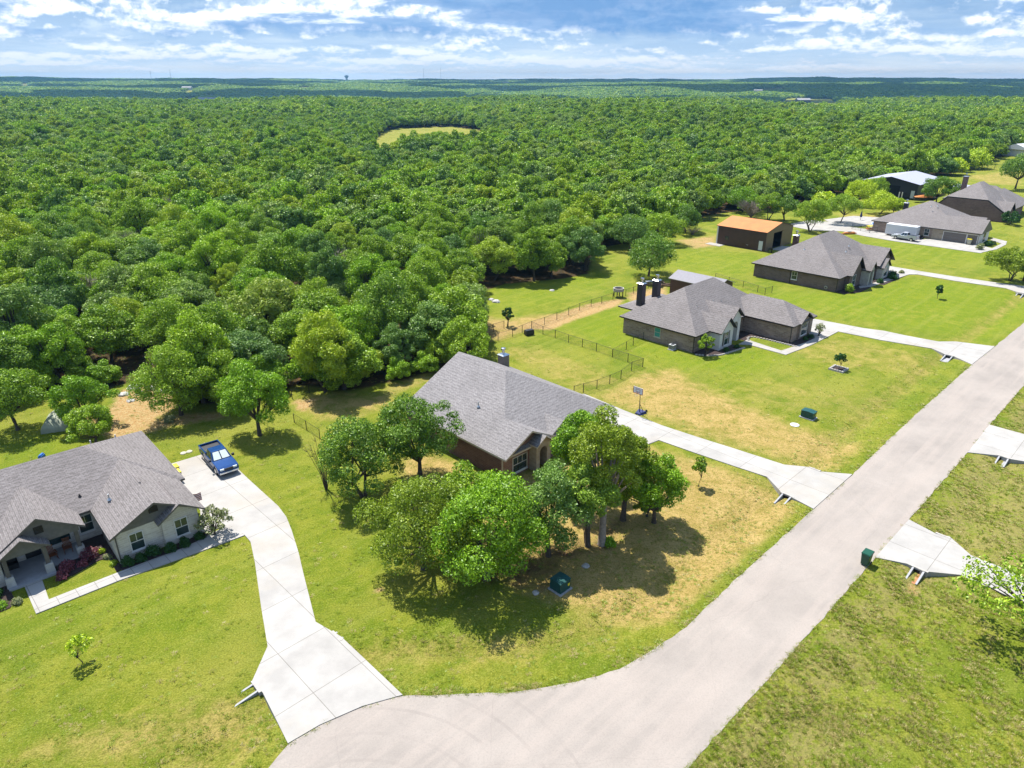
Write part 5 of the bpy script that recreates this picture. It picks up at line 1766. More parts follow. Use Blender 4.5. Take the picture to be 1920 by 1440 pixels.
for i in range(5):
    low_p.append(crown_mesh('crown_low', ['oak_leaves', 'wood_olive', 'oak_leaves', 'wood_grey', 'oak_leaves'][i], 320 + i, 5.0, 8.6, .2, nb=20, leaf=.42, n_leaf=1800, core=.8, spread=.7, br=(.2, .36))[0])
for i in range(4):
    far_p.append(crown_mesh('crown_far', 'oak_leaves', 340 + i, 7.5, 8.5, -1.5, nb=9, leaf=1.2, n_leaf=260, core=.9, spread=.66)[0])
proto_ob = []
for m_ in mid_p + low_p + far_p:
    proto_ob.append(bpy.data.objects.new(m_.name, m_))

PX_, PY_, PI_, PS_ = [], [], [], []
PX_.append(X0[rest]); PY_.append(Y0[rest])
PI_.append(rnd.randint(0, 6, len(rest))); PS_.append(rnd.uniform(.78, 1.2, len(rest)))
for ti, (X, Y) in list(enumerate(pts_all))[1:]:
    n = len(X)
    k = ~(np.hypot(X - OF[0] - 4, Y - OF[1] - 15) < 15)
    X, Y = X[k], Y[k]
    n = len(X)
    PX_.append(X); PY_.append(Y)
    if ti == 1:
        PI_.append(rnd.randint(0, 6, n)); PS_.append(rnd.uniform(.85, 1.35, n))
    elif ti == 2:
        PI_.append(rnd.randint(6, 11, n)); PS_.append(rnd.uniform(.9, 1.45, n))
    elif ti == 3:
        PI_.append(rnd.randint(11, 15, n)); PS_.append(rnd.uniform(.85, 1.3, n))
    elif ti == 4:
        PI_.append(rnd.randint(11, 15, n)); PS_.append(rnd.uniform(1.2, 2.1, n))
    else:
        PI_.append(rnd.randint(11, 15, n)); PS_.append(rnd.uniform(1.9, 3.4, n))
PX_, PY_, PI_, PS_ = map(np.concatenate, (PX_, PY_, PI_, PS_))
PZ_ = gz_arr(PX_, PY_)
SZ_ = PS_ * rnd.uniform(.72, 1.22, len(PS_))
SZ_ = np.where(np.hypot(PX_, PY_) > 2800, np.minimum(SZ_, 1.25), SZ_)
wm = bpy.data.meshes.new('woodland')
wm.vertices.add(len(PX_))
wm.vertices.foreach_set('co', np.stack([PX_, PY_, PZ_], -1).astype(np.float32).ravel())
for nm, ty, arr in (('pick', 'INT', PI_.astype(np.int32)), ('rz', 'FLOAT', rnd.uniform(0, 6.28, len(PX_)).astype(np.float32)),
                    ('sxy', 'FLOAT', PS_.astype(np.float32)), ('sz', 'FLOAT', SZ_.astype(np.float32))):
    at = wm.attributes.new(nm, ty, 'POINT')
    at.data.foreach_set('value', arr)
wood_o = bpy.data.objects.new('woodland', wm)
C.objects.link(wood_o)
tag(wood_o, 'dense green oak woodland stretching to the horizon', 'woodland', kind='stuff')
ng = bpy.data.node_groups.new('woodland_trees', 'GeometryNodeTree')
ng.interface.new_socket('Geometry', in_out='INPUT', socket_type='NodeSocketGeometry')
ng.interface.new_socket('Geometry', in_out='OUTPUT', socket_type='NodeSocketGeometry')
gi, go = ng.nodes.new('NodeGroupInput'), ng.nodes.new('NodeGroupOutput')
g2i = ng.nodes.new('GeometryNodeGeometryToInstance')
for po in reversed(proto_ob):
    oi = ng.nodes.new('GeometryNodeObjectInfo')
    oi.inputs['Object'].default_value = po
    ng.links.new(oi.outputs['Geometry'], g2i.inputs[0])
iop = ng.nodes.new('GeometryNodeInstanceOnPoints')
ng.links.new(gi.outputs[0], iop.inputs['Points'])
ng.links.new(g2i.outputs[0], iop.inputs['Instance'])
iop.inputs['Pick Instance'].default_value = True


def nattr(nm, ty):
    a = ng.nodes.new('GeometryNodeInputNamedAttribute')
    a.data_type = ty
    a.inputs['Name'].default_value = nm
    return a.outputs['Attribute']


ng.links.new(nattr('pick', 'INT'), iop.inputs['Instance Index'])
cr = ng.nodes.new('ShaderNodeCombineXYZ')
ng.links.new(nattr('rz', 'FLOAT'), cr.inputs[2])
rvx = ng.nodes.new('FunctionNodeRandomValue')
rvx.data_type = 'FLOAT_VECTOR'
rvx.inputs[0].default_value = (-.13, -.13, 0)
rvx.inputs[1].default_value = (.13, .13, 0)
va = ng.nodes.new('ShaderNodeVectorMath')
ng.links.new(cr.outputs[0], va.inputs[0])
ng.links.new(rvx.outputs[0], va.inputs[1])
ng.links.new(va.outputs[0], iop.inputs['Rotation'])
cs = ng.nodes.new('ShaderNodeCombineXYZ')
sx_ = nattr('sxy', 'FLOAT')
ng.links.new(sx_, cs.inputs[0]); ng.links.new(sx_, cs.inputs[1]); ng.links.new(nattr('sz', 'FLOAT'), cs.inputs[2])
ng.links.new(cs.outputs[0], iop.inputs['Scale'])
ng.links.new(iop.outputs[0], go.inputs[0])
md = wood_o.modifiers.new('trees', 'NODES')
md.node_group = ng
print('woodland points', len(PX_), 'edge', count_edge)


# ---- rough grass: loose tufts over the verges, thin over the lawns
def tuft_mesh(name, seed, m):
    r = RS(seed)
    n = 26
    a = r.uniform(0, 6.28, n)
    rad = r.uniform(.0, .13, n)
    bx3, by3 = rad * np.cos(a), rad * np.sin(a)
    h = r.uniform(.05, .13, n)
    lean = r.uniform(.03, .10, n)
    a2 = a + r.uniform(-.8, .8, n)
    w = r.uniform(.010, .022, n)
    V = np.stack([np.stack([bx3 - w * np.sin(a2), by3 + w * np.cos(a2), np.full(n, -.02)], -1), np.stack([bx3 + w * np.sin(a2), by3 - w * np.cos(a2), np.full(n, -.02)], -1),
                  np.stack([bx3 + lean * np.cos(a2), by3 + lean * np.sin(a2), h], -1)], 1).reshape(-1, 3)
    me_ = bpy.data.meshes.new(name)
    me_.from_pydata(V.tolist(), [], np.arange(3 * n).reshape(-1, 3).tolist())
    me_.materials.append(M[m])
    return bpy.data.objects.new(name, me_)


leaves('grass_green', (0.19, 0.26, 0.015), (0.38, 0.41, 0.045))
leaves('grass_straw', (0.36, 0.30, 0.10), (0.62, 0.50, 0.22))
tufts = [tuft_mesh('tuft', 1, 'grass_green'), tuft_mesh('tuft', 2, 'grass_green'), tuft_mesh('tuft', 3, 'grass_straw')]
n_t = 330000
TY = 24 + (rnd.uniform(0, 1, n_t) ** 1.5) * 75
TX = rnd.uniform(-1, 1, n_t) * ((TY * _c + CAMH * _s) * (960 / FPX) + 3)
PATCH_W = pix([(1300, 1440), (1450, 1265), (1641, 1050), (1704, 975), (1860, 790), (2100, 520), (2700, 500), (2700, 2000), (1250, 2000), (1250, 1500)])
inp = in_poly(TX, TY, PATCH_W)
dr_ = dist_line(TX, TY, ROAD, True)
pr_ = np.where(inp, .26, .035) + .5 * np.exp(-(dr_ / .5) ** 2) + .15 * np.exp(-((dr_ - 3.6) / 1.6) ** 2)
pr_ *= np.clip(.7 + .9 * wobble(TX, TY, 1.7, 31), .15, 1.4)
kp = rnd.uniform(0, 1, n_t) < pr_
TX, TY, inp = TX[kp], TY[kp], inp[kp]
bad = in_poly(TX, TY, ROAD) & (dist_line(TX, TY, ROAD, True) > .10)
for w_ in list(drive_w.values()) + list(walk_w.values()):
    bad |= in_poly(TX, TY, w_)
for O_, hd_, (xa, xb, ya, yb) in ((G(226, 1057), R(42), (-12, 7.2, -1.8, 17.5)), ((-0.81, 59.33), HEAD, (-.3, 16.5, -1.2, 16.3))):
    c3, s3 = math.cos(hd_), math.sin(hd_)
    lx3, ly3 = (TX - O_[0]) * c3 + (TY - O_[1]) * s3, -(TX - O_[0]) * s3 + (TY - O_[1]) * c3
    bad |= (lx3 > xa) & (lx3 < xb) & (ly3 > ya) & (ly3 < yb)
TX, TY, inp = TX[~bad], TY[~bad], inp[~bad]
tz = gz_arr(TX, TY)
gm = bpy.data.meshes.new('grass')
gm.vertices.add(len(TX))
gm.vertices.foreach_set('co', np.stack([TX, TY, tz], -1).astype(np.float32).ravel())
for nm, ty, arr in (('pick', 'INT', np.where(rnd.uniform(0, 1, len(TX)) < np.where(inp, .42, .25), 2, rnd.randint(0, 2, len(TX))).astype(np.int32)), ('rz', 'FLOAT', rnd.uniform(0, 6.28, len(TX)).astype(np.float32)),
                    ('sxy', 'FLOAT', rnd.uniform(.7, 1.7, len(TX)).astype(np.float32)), ('sz', 'FLOAT', (rnd.uniform(.5, 1.2, len(TX)) * np.where(inp, 1.15, .7)).astype(np.float32))):
    at = gm.attributes.new(nm, ty, 'POINT')
    at.data.foreach_set('value', arr)
grass_o = bpy.data.objects.new('grass', gm)
C.objects.link(grass_o)
tag(grass_o, 'loose tufts of rough green and straw coloured grass on the verges', 'grass', kind='stuff')
ng2 = ng.copy()
ois = [n_ for n_ in ng2.nodes if n_.bl_idname == 'GeometryNodeObjectInfo']
g2 = [n_ for n_ in ng2.nodes if n_.bl_idname == 'GeometryNodeGeometryToInstance'][0]
for n_ in ois:
    ng2.nodes.remove(n_)
for po in reversed(tufts):
    oi = ng2.nodes.new('GeometryNodeObjectInfo')
    oi.inputs['Object'].default_value = po
    ng2.links.new(oi.outputs['Geometry'], g2.inputs[0])
md = grass_o.modifiers.new('tufts', 'NODES')
md.node_group = ng2
print('tufts', len(TX))

# ------------------------------------------------------------------ fences
def fence(label, pts, h=1.25, step=2.6, name='wire_fence', z=0.0, pr=.045, group=None):
    w = [G(*p) for p in pts]
    x0, y0 = w[0]
    t = thing(name, label, 'fence', (x0, y0, 0), 0, group)
    rail, wm_ = MB(), MB()
    first = True
    for (ax, ay), (bx2, by2) in zip(w[:-1], w[1:]):
        L = math.dist((ax, ay), (bx2, by2))
        n = max(1, round(L / step))
        for i in range(0 if first else 1, n + 1):
            px_, py_ = ax + (bx2 - ax) * i / n - x0, ay + (by2 - ay) * i / n - y0
            MB().tube([(px_, py_, -.2), (px_, py_, h + .05)], pr, 6).build('post', M['fence_metal'], t)
        first = False
        for zz, r_ in ((h, .022), (.12, .012)):
            rail.tube([(ax - x0, ay - y0, zz), (bx2 - x0, by2 - y0, zz)], r_, 4, cap=False)
        wm_.add([(ax - x0, ay - y0, .1), (bx2 - x0, by2 - y0, .1), (bx2 - x0, by2 - y0, h), (ax - x0, ay - y0, h)], [(0, 1, 2, 3)])
    rail.build('rail', M['fence_metal'], t)
    wm_.build('mesh_panel', M['wire_mesh'], t)
    return t


fence('black wire fence from the middle drive across the back lawn to its corner', [(1076, 741), (1093.6, 736.6), (1119, 729.6), (1143, 720), (1164, 711), (1184, 695), (1205, 688)])
fence('black wire fence between the tan back lawn and the two chimney house', [(1205, 688), (1177, 679), (1148, 670), (1118, 659), (1091.6, 650.5), (1066, 642.5), (1041, 633.6), (1018, 626.7), (996.6, 616.8)])
fence('short black wire fence joining the brown brick side wall', [(1148, 670), (1174, 656), (1187, 647.5), (1206, 638)])
fence('black wire fence round the bare orange corner at the wood edge', [(996.6, 616.8), (961, 631.6), (934, 639.6), (918, 642), (905, 632), (925, 622), (945, 616)])
fence('long black wire fence beside the sandy track behind the two chimney house', [(996.6, 616.8), (1021, 609), (1044, 600), (1066, 591), (1086.7, 582), (1108.4, 575), (1128, 569), (1149, 562), (1173, 555.4), (1215, 541), (1232, 534)])
fence('thin black wire fence on the lawn right of the grey roofed shed', [(1341, 524), (1366, 532), (1393, 539), (1420, 548), (1434, 553), (1447, 549)])
fence('low black wire fence between the blue pickup lawn and the yard clump', [(552, 792), (575, 806), (600, 822)], h=1.1)
fence('pale wire fence in the shade at the wood edge left of the middle house', [(548, 748), (580, 737), (612, 731)], h=1.2)
fence('black wire fence by the long white drive near the trailer', [(1597, 430), (1630, 437), (1644, 437)], h=1.4, step=3.5)
fence('wire fence at the wood edge left of the brown barn', [(1240, 434), (1285, 418), (1330, 414), (1345, 412)], h=1.4, step=3.4)
fence('dark pipe fence along the top of the hill lawn', [(1788, 326), (1850, 318), (1920, 308), (1960, 302)], h=1.6, step=7.0, pr=.09)


# ------------------------------------------------------------------ vehicles
def pickup(label, mid, head, paint, shade=False, L=5.85, W=2.0):
    t = thing('pickup_truck', label, 'pickup truck', (*mid, 0.07), head)
    hw = W / 2
    P = M[paint]
    def arch(cx, r=.46):
        return [(cx - r * math.cos(a), .45 + r * math.sin(a)) for a in [i * math.pi / 8 for i in range(9)]]
    f, b = L / 2, -L / 2
    # lower body side profile with wheel arches, y forward is +x
    lo = [(b, .55), (b, 1.12), (-.75, 1.14), (.95, 1.14), (1.25, 1.16), (f - .35, 1.05), (f - .06, .92), (f, .6), (f - .05, .42)]
    lo += arch(1.85)[::-1][0:0]
    bottom = [(x_, z_) for x_, z_ in arch(1.82)][::-1] + [(x_, z_) for x_, z_ in arch(-1.85)][::-1]
    prof = lo + bottom
    body = MB().prism(prof, -hw, hw, 'y')
    bo = body.build('body', P, t, bevel=.05)
    # bed cut: a dark box set proud of the bed top with rails round it
    MB().box(b + .12, -.82, -hw + .13, hw - .13, 1.10, 1.165).build('bed_floor', M['black_plastic'], t)
    rl_ = MB()
    rl_.box(b, -.75, -hw, -hw + .12, 1.1, 1.36).box(b, -.75, hw - .12, hw, 1.1, 1.36).box(b, b + .1, -hw + .12, hw - .12, 1.1, 1.36)
    rl_.build('bed_side', P, t)
    if shade:
        MB().box(-1.35, -.95, -hw + .2, hw - .2, 1.17, 1.36).build('tool_box', M['chrome'], t)
    # cab as a tapered glasshouse
    cabm = MB()
    zb_, zt_ = 1.12, 1.86
    lowr = [(-.78, -hw + .05), (1.28, -hw + .05), (1.28, hw - .05), (-.78, hw - .05)]
    topr = [(-.62, -hw + .27), (.45, -hw + .27), (.45, hw - .27), (-.62, hw - .27)]
    v = [(x_, y_, zb_) for x_, y_ in lowr] + [(x_, y_, zt_) for x_, y_ in topr]
    cabm.add(v, [(3, 2, 1, 0), (4, 5, 6, 7), (0, 1, 5, 4), (1, 2, 6, 5), (2, 3, 7, 6), (3, 0, 4, 7)])
    cabm.build('cab', P, t, bevel=.04)

    def lerp(a, b_, k_):
        return tuple(a[i] + (b_[i] - a[i]) * k_ for i in range(3))

    def quad_on(c, u0, u1, w0, w1, off, nrm):
        pts = []
        for (u, w_) in ((u0, w0), (u1, w0), (u1, w1), (u0, w1)):
            p = lerp(lerp(c[0], c[1], u), lerp(c[3], c[2], u), w_)
            pts.append(tuple(p[i] + nrm[i] * off for i in range(3)))
        return pts

    def glass(name, c, nrm, splits, mname='car_glass', w0=.14, w1=.9):
        g_ = MB()
        for u0, u1 in splits:
            q = quad_on(c, u0, u1, w0, w1, .012, nrm)
            q2 = quad_on(c, u0, u1, w0, w1, -.02, nrm)
            g_.add(q + q2, [(0, 1, 2, 3), (7, 6, 5, 4), (0, 4, 5, 1), (1, 5, 6, 2), (2, 6, 7, 3), (3, 7, 4, 0)])
        return g_.build(name, M[mname], t)
    glass('windscreen', (v[1], v[2], v[6], v[5]), (.66, 0, .75), [(.05, .95)], w0=.06, w1=.95)
    if shade:
        for u0, u1 in ((.08, .47), (.53, .92)):
            g_ = MB()
            q = quad_on((v[1], v[2], v[6], v[5]), u0, u1, .12, .9, .02, (.66, 0, .75))
            q2 = quad_on((v[1], v[2], v[6], v[5]), u0, u1, .12, .9, .013, (.66, 0, .75))
            g_.add(q + q2, [(0, 1, 2, 3), (7, 6, 5, 4), (0, 4, 5, 1), (1, 5, 6, 2), (2, 6, 7, 3), (3, 7, 4, 0)])
            g_.build('sunshade', M['sunshade'], t)
    glass('rear_window', (v[3], v[0], v[4], v[7]), (-1, 0, .2), [(.12, .88)])
    glass('side_window', (v[0], v[1], v[5], v[4]), (0, -1, .3), [(.05, .40), (.45, .80)])
    glass('side_window', (v[3], v[2], v[6], v[7]), (0, 1, .3), [(.05, .40), (.45, .80)])
    for s_ in (-1, 1):
        MB().box(.95, 1.15, s_ * (hw + .04) - .0, s_ * (hw + .26), 1.16, 1.38).build('mirror', M['black_plastic'] if shade else P, t)
        MB().box(f - .14, f + .01, s_ * (hw - .38) - .2, s_ * (hw - .38) + .2 + .0, .78, .94).build('headlight', M['sunshade'], t)
        MB().box(b - .02, b + .03, s_ * (hw - .09) - .07, s_ * (hw - .09) + .07, .8, 1.2).build('tail_light', M['red_stripe'], t)
        MB().box(-1.2, 1.2, s_ * (hw + .02) - .06, s_ * (hw + .02) + .06, .38, .45).build('side_step', M['black_plastic'], t)
    MB().box(f - .03, f + .04, -hw + .55, hw - .55, .72, .95).build('grille', M['black_plastic'], t)
    o = MB().box(f - .1, f + .13, -hw + .06, hw - .06, .42, .62).build('bumper', M['chrome'], t, bevel=.04)
    MB().box(f + .13, f + .145, -.22, .22, .46, .58).build('licence_plate', M['white_panel'], o)
    MB().box(b - .16, b + .04, -hw + .1, hw - .1, .48, .66).build('bumper', M['chrome'], t, bevel=.04)
    for cx in (1.82, -1.85):
        for s_ in (-1, 1):
            yy = s_ * (hw - .14)
            wo = MB().tube([(cx, yy - .13, .4), (cx, yy - .12, .4), (cx, yy + .12, .4), (cx, yy + .13, .4)], [.34, .4, .4, .34], 20).build('wheel', M['black_rubber'], t)
            ri = MB().tube([(cx, yy + s_ * .125, .4), (cx, yy + s_ * .145, .4)], [.25, .22], 12)
            ri.build('rim', M['chrome'], wo)
    return t


th_ = math.atan2(60.75 - 63.53, -29.24 + 31.57)
pickup('blue pickup truck with silver sunshades on the white drive', (-29.75, 62.55), th_, 'blue_paint', shade=True)
pickup('silver white pickup truck beside the long drive and the white trailer', (96.15, 172.35), math.atan2(173.65 - 170.5, 95.0 - 97.58), 'silver_paint')

tl = thing('cargo_trailer', 'white enclosed cargo trailer against the wall of the taupe house', 'trailer', (*loc_w(O5, -2.0, 16.2), 0), HEAD + math.pi / 2)
MB().box(-3.6, 3.6, -1.2, 1.2, .5, 2.95).build('body', M['white_panel'], tl, bevel=.08)
MB().box(-3.62, 3.62, -1.22, 1.22, .42, .5).build('frame', M['galvanised'], tl)
MB().taper(-4.2, 0, .45, .55, 1.3, .3, 1.3, .3).build('hitch', M['black_plastic'], tl)
for cx in (-.5, .45):
    for s_ in (-1, 1):
        MB().tube([(cx, s_ * 1.1 - .11, .36), (cx, s_ * 1.1 + .11, .36)], .36, 16).build('wheel', M['black_rubber'], tl)
gt = thing('garden_tractor', 'dark riding mower parked by the taupe wall right of the trailer', 'mower', (*loc_w(O5, -1.6, 12.0), 0), HEAD + 1.2)
MB().box(-.3, .9, -.35, .35, .35, .85).box(-.7, -.1, -.45, .45, .3, .5).build('body', M['black_plastic'], gt, bevel=.04)
MB().box(-.55, -.15, -.25, .25, .5, .62).box(-.62, -.52, -.25, .25, .5, 1.0).build('seat', M['black_rubber'], gt)
MB().tube([(.15, 0, .8), (-.05, 0, 1.1)], .03, 6).build('steering_column', M['black_plastic'], gt)
for cx, r_ in ((-.45, .3), (.65, .2)):
    for s_ in (-1, 1):
        MB().tube([(cx, s_ * .45 - .1, r_), (cx, s_ * .45 + .1, r_)], r_, 14).build('wheel', M['black_rubber'], gt)


# ------------------------------------------------------------------ small things
def cart(label, x, y, rz, body, lid, s=1.0, z=0.0, group=None):
    t = thing('trash_cart', label, 'trash cart', (x, y, z), rz, group)
    MB().taper(0, 0, .08, 1.0 * s, .48 * s, .58 * s, .6 * s, .74 * s).build('body', M[body], t, bevel=.02)
    l = MB().taper(0, .03, 1.0 * s, 1.07 * s, .66 * s, .82 * s, .6 * s, .74 * s)
    l.tube([(-.25 * s, .46 * s, 1.0 * s), (.25 * s, .46 * s, 1.0 * s)], .025, 6)
    l.build('lid', M[lid], t)
    for sx2 in (-1, 1):
        MB().tube([(sx2 * .26 * s, .3 * s, .12), (sx2 * .33 * s, .3 * s, .12)], .12, 10).build('wheel', M['black_rubber'], t)
    return t


bx_, by_ = G(1622, 1058)
cart('dark green lidded trash cart at the road edge by the right hand drive', bx_, by_, HEAD - 1.57, 'dark_green_plastic', 'dark_green_plastic', 1.12, .02)
cart('yellow lidded trash cart by the grey roof corner, farther of two', *h1w(8.1, 11.2), R(42), 'tan_plastic', 'yellow_plastic', 1.1, .0, 'yellow lidded trash carts by the cream house')
cart('yellow lidded trash cart by the grey roof corner, nearer of two', *h1w(7.9, 10.0), R(42), 'tan_plastic', 'yellow_plastic', 1.1, .0, 'yellow lidded trash carts by the cream house')
cart('dark trash cart below the two yellow lidded ones', *h1w(7.6, 8.9), R(42), 'black_plastic', 'galvanised', .9)
cart('tan trash cart with a yellow lid before the small garage door', *loc_w(O5, -.7, 1.5), HEAD, 'tan_plastic', 'yellow_plastic', 1.25, .07)


def transformer(label, px, py, w_, d_, h_, rz):
    x, y = G(px, py)
    t = thing('utility_box', label, 'utility box', (x, y, 0), rz)
    MB().box(-w_ / 2 - .12, w_ / 2 + .12, -d_ / 2 - .12, d_ / 2 + .12, -.1, .1).build('pad', M['porch_concrete'], t)
    MB().box(-w_ / 2, w_ / 2, -d_ / 2, d_ / 2, .1, h_).build('cabinet', M['teal_green_steel'], t, bevel=.03)
    MB().prism([(-d_ / 2 - .03, h_), (d_ / 2 + .03, h_), (d_ / 2 + .03, h_ + .05), (0, h_ + .12), (-d_ / 2 - .03, h_ + .05)], -w_ / 2 - .03, w_ / 2 + .03, 'x').build('lid', M['teal_green_steel'], t)
    MB().box(w_ / 2 - .32, w_ / 2 - .1, -d_ / 2 - .012, -d_ / 2 - .002, h_ * .45, h_ * .7).build('warning_label', M['yellow_plastic'], t)


transformer('teal green utility box in the tree shade, nearest the viewer', 1050, 1104, 1.15, 1.1, .95, HEAD)
transformer('green utility box on the tan lawn right of the basketball hoop', 1515, 783, .95, 1.45, .85, HEAD)
lx, ly = G(1490, 797)
tag(MB().tube([(lx, ly, -.1), (lx, ly, .06), (lx, ly, .09)], [.5, .5, .4], 20).build('manhole_cover', M['white_panel']), 'white round cover in the tan grass beside the green utility box', 'manhole cover')
for lb, px, py in (('pale septic lid in the grass left of the blue pickup', 344, 850), ('second pale septic lid, nearer the blue pickup', 355, 847)):
    lx, ly = G(px, py)
    tag(MB().tube([(lx, ly, -.1), (lx, ly, .05), (lx, ly, .09)], [.32, .32, .26], 16).build('septic_lid', M['tan_plastic']), lb, 'septic lid')

# basketball hoop
hx_, hy_ = G(1198, 776)
bh = thing('basketball_hoop', 'portable basketball hoop with a blue base beside the middle drive', 'basketball hoop', (hx_, hy_, 0), HEAD - math.pi / 2)
b_ = MB()
b_.add([(-.6, .75, 0), (.6, .75, 0), (.4, -.35, 0), (-.4, -.35, 0), (-.5, .65, .3), (.5, .65, .3), (.25, -.3, .18), (-.25, -.3, .18)], [(3, 2, 1, 0), (4, 5, 6, 7), (0, 1, 5, 4), (1, 2, 6, 5), (2, 3, 7, 6), (3, 0, 4, 7)])
b_.build('base', M['navy_cloth'], bh)
MB().tube([(0, .1, .1), (0, 0, 1.4), (0, -.05, 2.6), (0, -.35, 2.95)], [.055, .055, .045, .04], 8).build('pole', M['black_plastic'], bh)
MB().tube([(0, .7, .25), (0, .02, 1.3)], .03, 6).build('brace', M['black_plastic'], bh)
bk = MB().box(-.66, .66, -.55, -.5, 2.75, 3.55).build('backboard', M['sunshade'], bh)
ln_ = MB()
for q in ((-.66, .66, 2.75, 2.80), (-.66, .66, 3.5, 3.55), (-.66, -.6, 2.8, 3.5), (.6, .66, 2.8, 3.5), (-.3, .3, 2.98, 3.02), (-.3, .3, 3.3, 3.34), (-.3, -.26, 3.02, 3.3), (.26, .3, 3.02, 3.3)):
    ln_.box(q[0], q[1], -.565, -.551, q[2], q[3])
ln_.build('board_lines', M['red_stripe'], bk)
ring_ = MB().tube([(.23 * math.cos(a), -.8 + .23 * math.sin(a), 2.9) for a in [i * math.pi / 10 for i in range(21)]], .018, 5, cap=False)
ring_.build('rim', M['orange_metal_roof'], bh)
nt = MB()
for i in range(10):
    a, a2 = i * math.pi / 5, (i + 1) * math.pi / 5
    nt.tube([(.23 * math.cos(a), -.8 + .23 * math.sin(a), 2.9), (.14 * math.cos(a2), -.8 + .14 * math.sin(a2), 2.5)], .008, 3, cap=False)
nt.build('net', M['white_trim'], bh)
rb = MB()
lx, ly = G(1202, 771)
bm_ = bmesh.new()
bmesh.ops.create_uvsphere(bm_, u_segments=14, v_segments=10, radius=.13)
me_ = bpy.data.meshes.new('ball'); bm_.to_mesh(me_); bm_.free()
me_.materials.append(M['black_rubber'])
bo_ = bpy.data.objects.new('ball', me_); C.objects.link(bo_); bo_.location = (lx + .6, ly - .1, .13)
tag(bo_, 'small dark ball lying by the basketball hoop base', 'ball')


def culvert(label, px, py, rz, s=1.0, ln=1.5):
    """concrete pipe end with two sloping side walls"""
    x, y = G(px, py)
    t = thing('culvert', label, 'culvert', (x, y, 0), rz)
    hd = MB().box(-.62 * s, .62 * s, -.0, .18, -.5, .09)
    hd.build('headwall', M['grey_stone_kerb'], t)
    for sg in (-1, 1):
        MB().prism([(0, -.5), (0, .04), (-ln, -.30), (-ln, -.5)], sg * .36 * s - .07, sg * .36 * s + .07, 'x').build('wing_wall', M['porch_concrete'], t)
    MB().box(-.28 * s, .28 * s, -.03, -.003, -.42, -.06).build('pipe_mouth', M['interior_dark'], t)
    MB().box(-.29 * s, .29 * s, -ln, -.02, -.5, -.36).build('apron', M['bare_soil_orange'] if 'orange' in label else M['porch_concrete'], t)


# the ditches run along the road: wing walls point away from the drive
culvert('long pale culvert end at the left side of the front left drive', 478, 1290, HEAD - math.pi / 2 + R(-2), 1.0, 2.6)
culvert('small culvert end at the right side of the front left drive', 634, 1192, HEAD + math.pi / 2, 1.0, 1.2)
culvert('culvert end with a dark mouth beside the middle drive', 1475, 929, HEAD - math.pi / 2, 1.1, 1.6)
culvert('shallow culvert end on the far side of the middle drive', 1528, 880, HEAD + math.pi / 2, .9, .8)
culvert('culvert end beside the drive of the two chimney house', 1779, 667, HEAD - math.pi / 2, 1.2, 2.0)
culvert('culvert end with orange soil in it across the road', 1722, 1068, HEAD - math.pi / 2, 1.1, 1.6)
culvert('culvert end partly grown over at the far side drive', 1882, 858, HEAD - math.pi / 2, 1.1, 1.6)
culvert('small culvert end with orange soil at the upper edge of the drive across the road', 1768, 1004, HEAD + math.pi / 2, .9, .7)
culvert('culvert end at the long pale far lawn drive', 1913, 551, HEAD - math.pi / 2, 1.2, 1.8)

# stone ring, planter, tunnel and other things
x, y = G(1572, 693)
sr = MB()
for i in range(20):
    a = i / 20 * 4
    k_ = a % 1
    px_, py_ = [(-1 + 2 * k_, -1), (1, -1 + 2 * k_), (1 - 2 * k_, 1), (-1, 1 - 2 * k_)][int(a)]
    sr.taper(px_ * .85, py_ * .85, 0, .24, .3, .3, .25, .25)
o = sr.build('stone_ring', M['grey_stone_kerb'])
o.location = (x, y, 0); o.rotation_euler = (0, 0, HEAD)
tag(o, 'square ring of pale stones round the lawn sapling', 'stone ring')
slab('mulch_bed', [loc_w((x, y), a_, b_) for a_, b_ in ((-.7, -.7), (.7, -.7), (.7, .7), (-.7, .7))], -.1, .1, 'mulch')
x, y = G(1159, 557)
pt = thing('raised_planter', 'grey wooden eight sided planter raised on posts at the back fence', 'planter', (x, y, 0), HEAD)
oct_ = [(1.0 * math.cos(a), 1.0 * math.sin(a)) for a in [R(22.5 + 45 * i) for i in range(8)]]
pm = MB()
for i in range(8):
    a, b = oct_[i], oct_[(i + 1) % 8]
    pm.prism([a, b, (b[0] * .82, b[1] * .82), (a[0] * .82, a[1] * .82)], 1.15, 1.7, 'z')
pm.build('planter_box', M['grey_stone_kerb'], pt)
MB().prism([(p[0] * .8, p[1] * .8) for p in oct_], 1.15, 1.45, 'z').build('soil', M['mulch'], pt)
for i in range(0, 8, 2):
    MB().box(oct_[i][0] * .8 - .06, oct_[i][0] * .8 + .06, oct_[i][1] * .8 - .06, oct_[i][1] * .8 + .06, 0, 1.15).build('leg', M['fence_metal'], pt)
x, y = G(118, 800)
tn = MB()
n_ = 12
for j in range(7):
    for i in range(n_ + 1):
        a = math.pi * i / n_
        tn.v.append((-1.9 * math.cos(a), -1.3 + j * .43, 1.75 * math.sin(a) * (.9 + .1 * math.cos(j * 2.1))))
for j in range(6):
    for i in range(n_):
        q = j * (n_ + 1) + i
        tn.f.append([q, q + 1, q + n_ + 2, q + n_ + 1]); tn.mi.append(0)
tn.f.append(list(range(n_ + 1))); tn.mi.append(0)
tn.f.append([6 * (n_ + 1) + i for i in range(n_, -1, -1)]); tn.mi.append(0)
o = tn.build('tunnel_cover', M['grey_sheet'], None, smooth=True)
o.location = (x, y, 0); o.rotation_euler = (0, 0, R(20))
tag(o, 'pale translucent arched tunnel cover at the wood edge', 'tunnel cover')
x, y = G(80, 862)
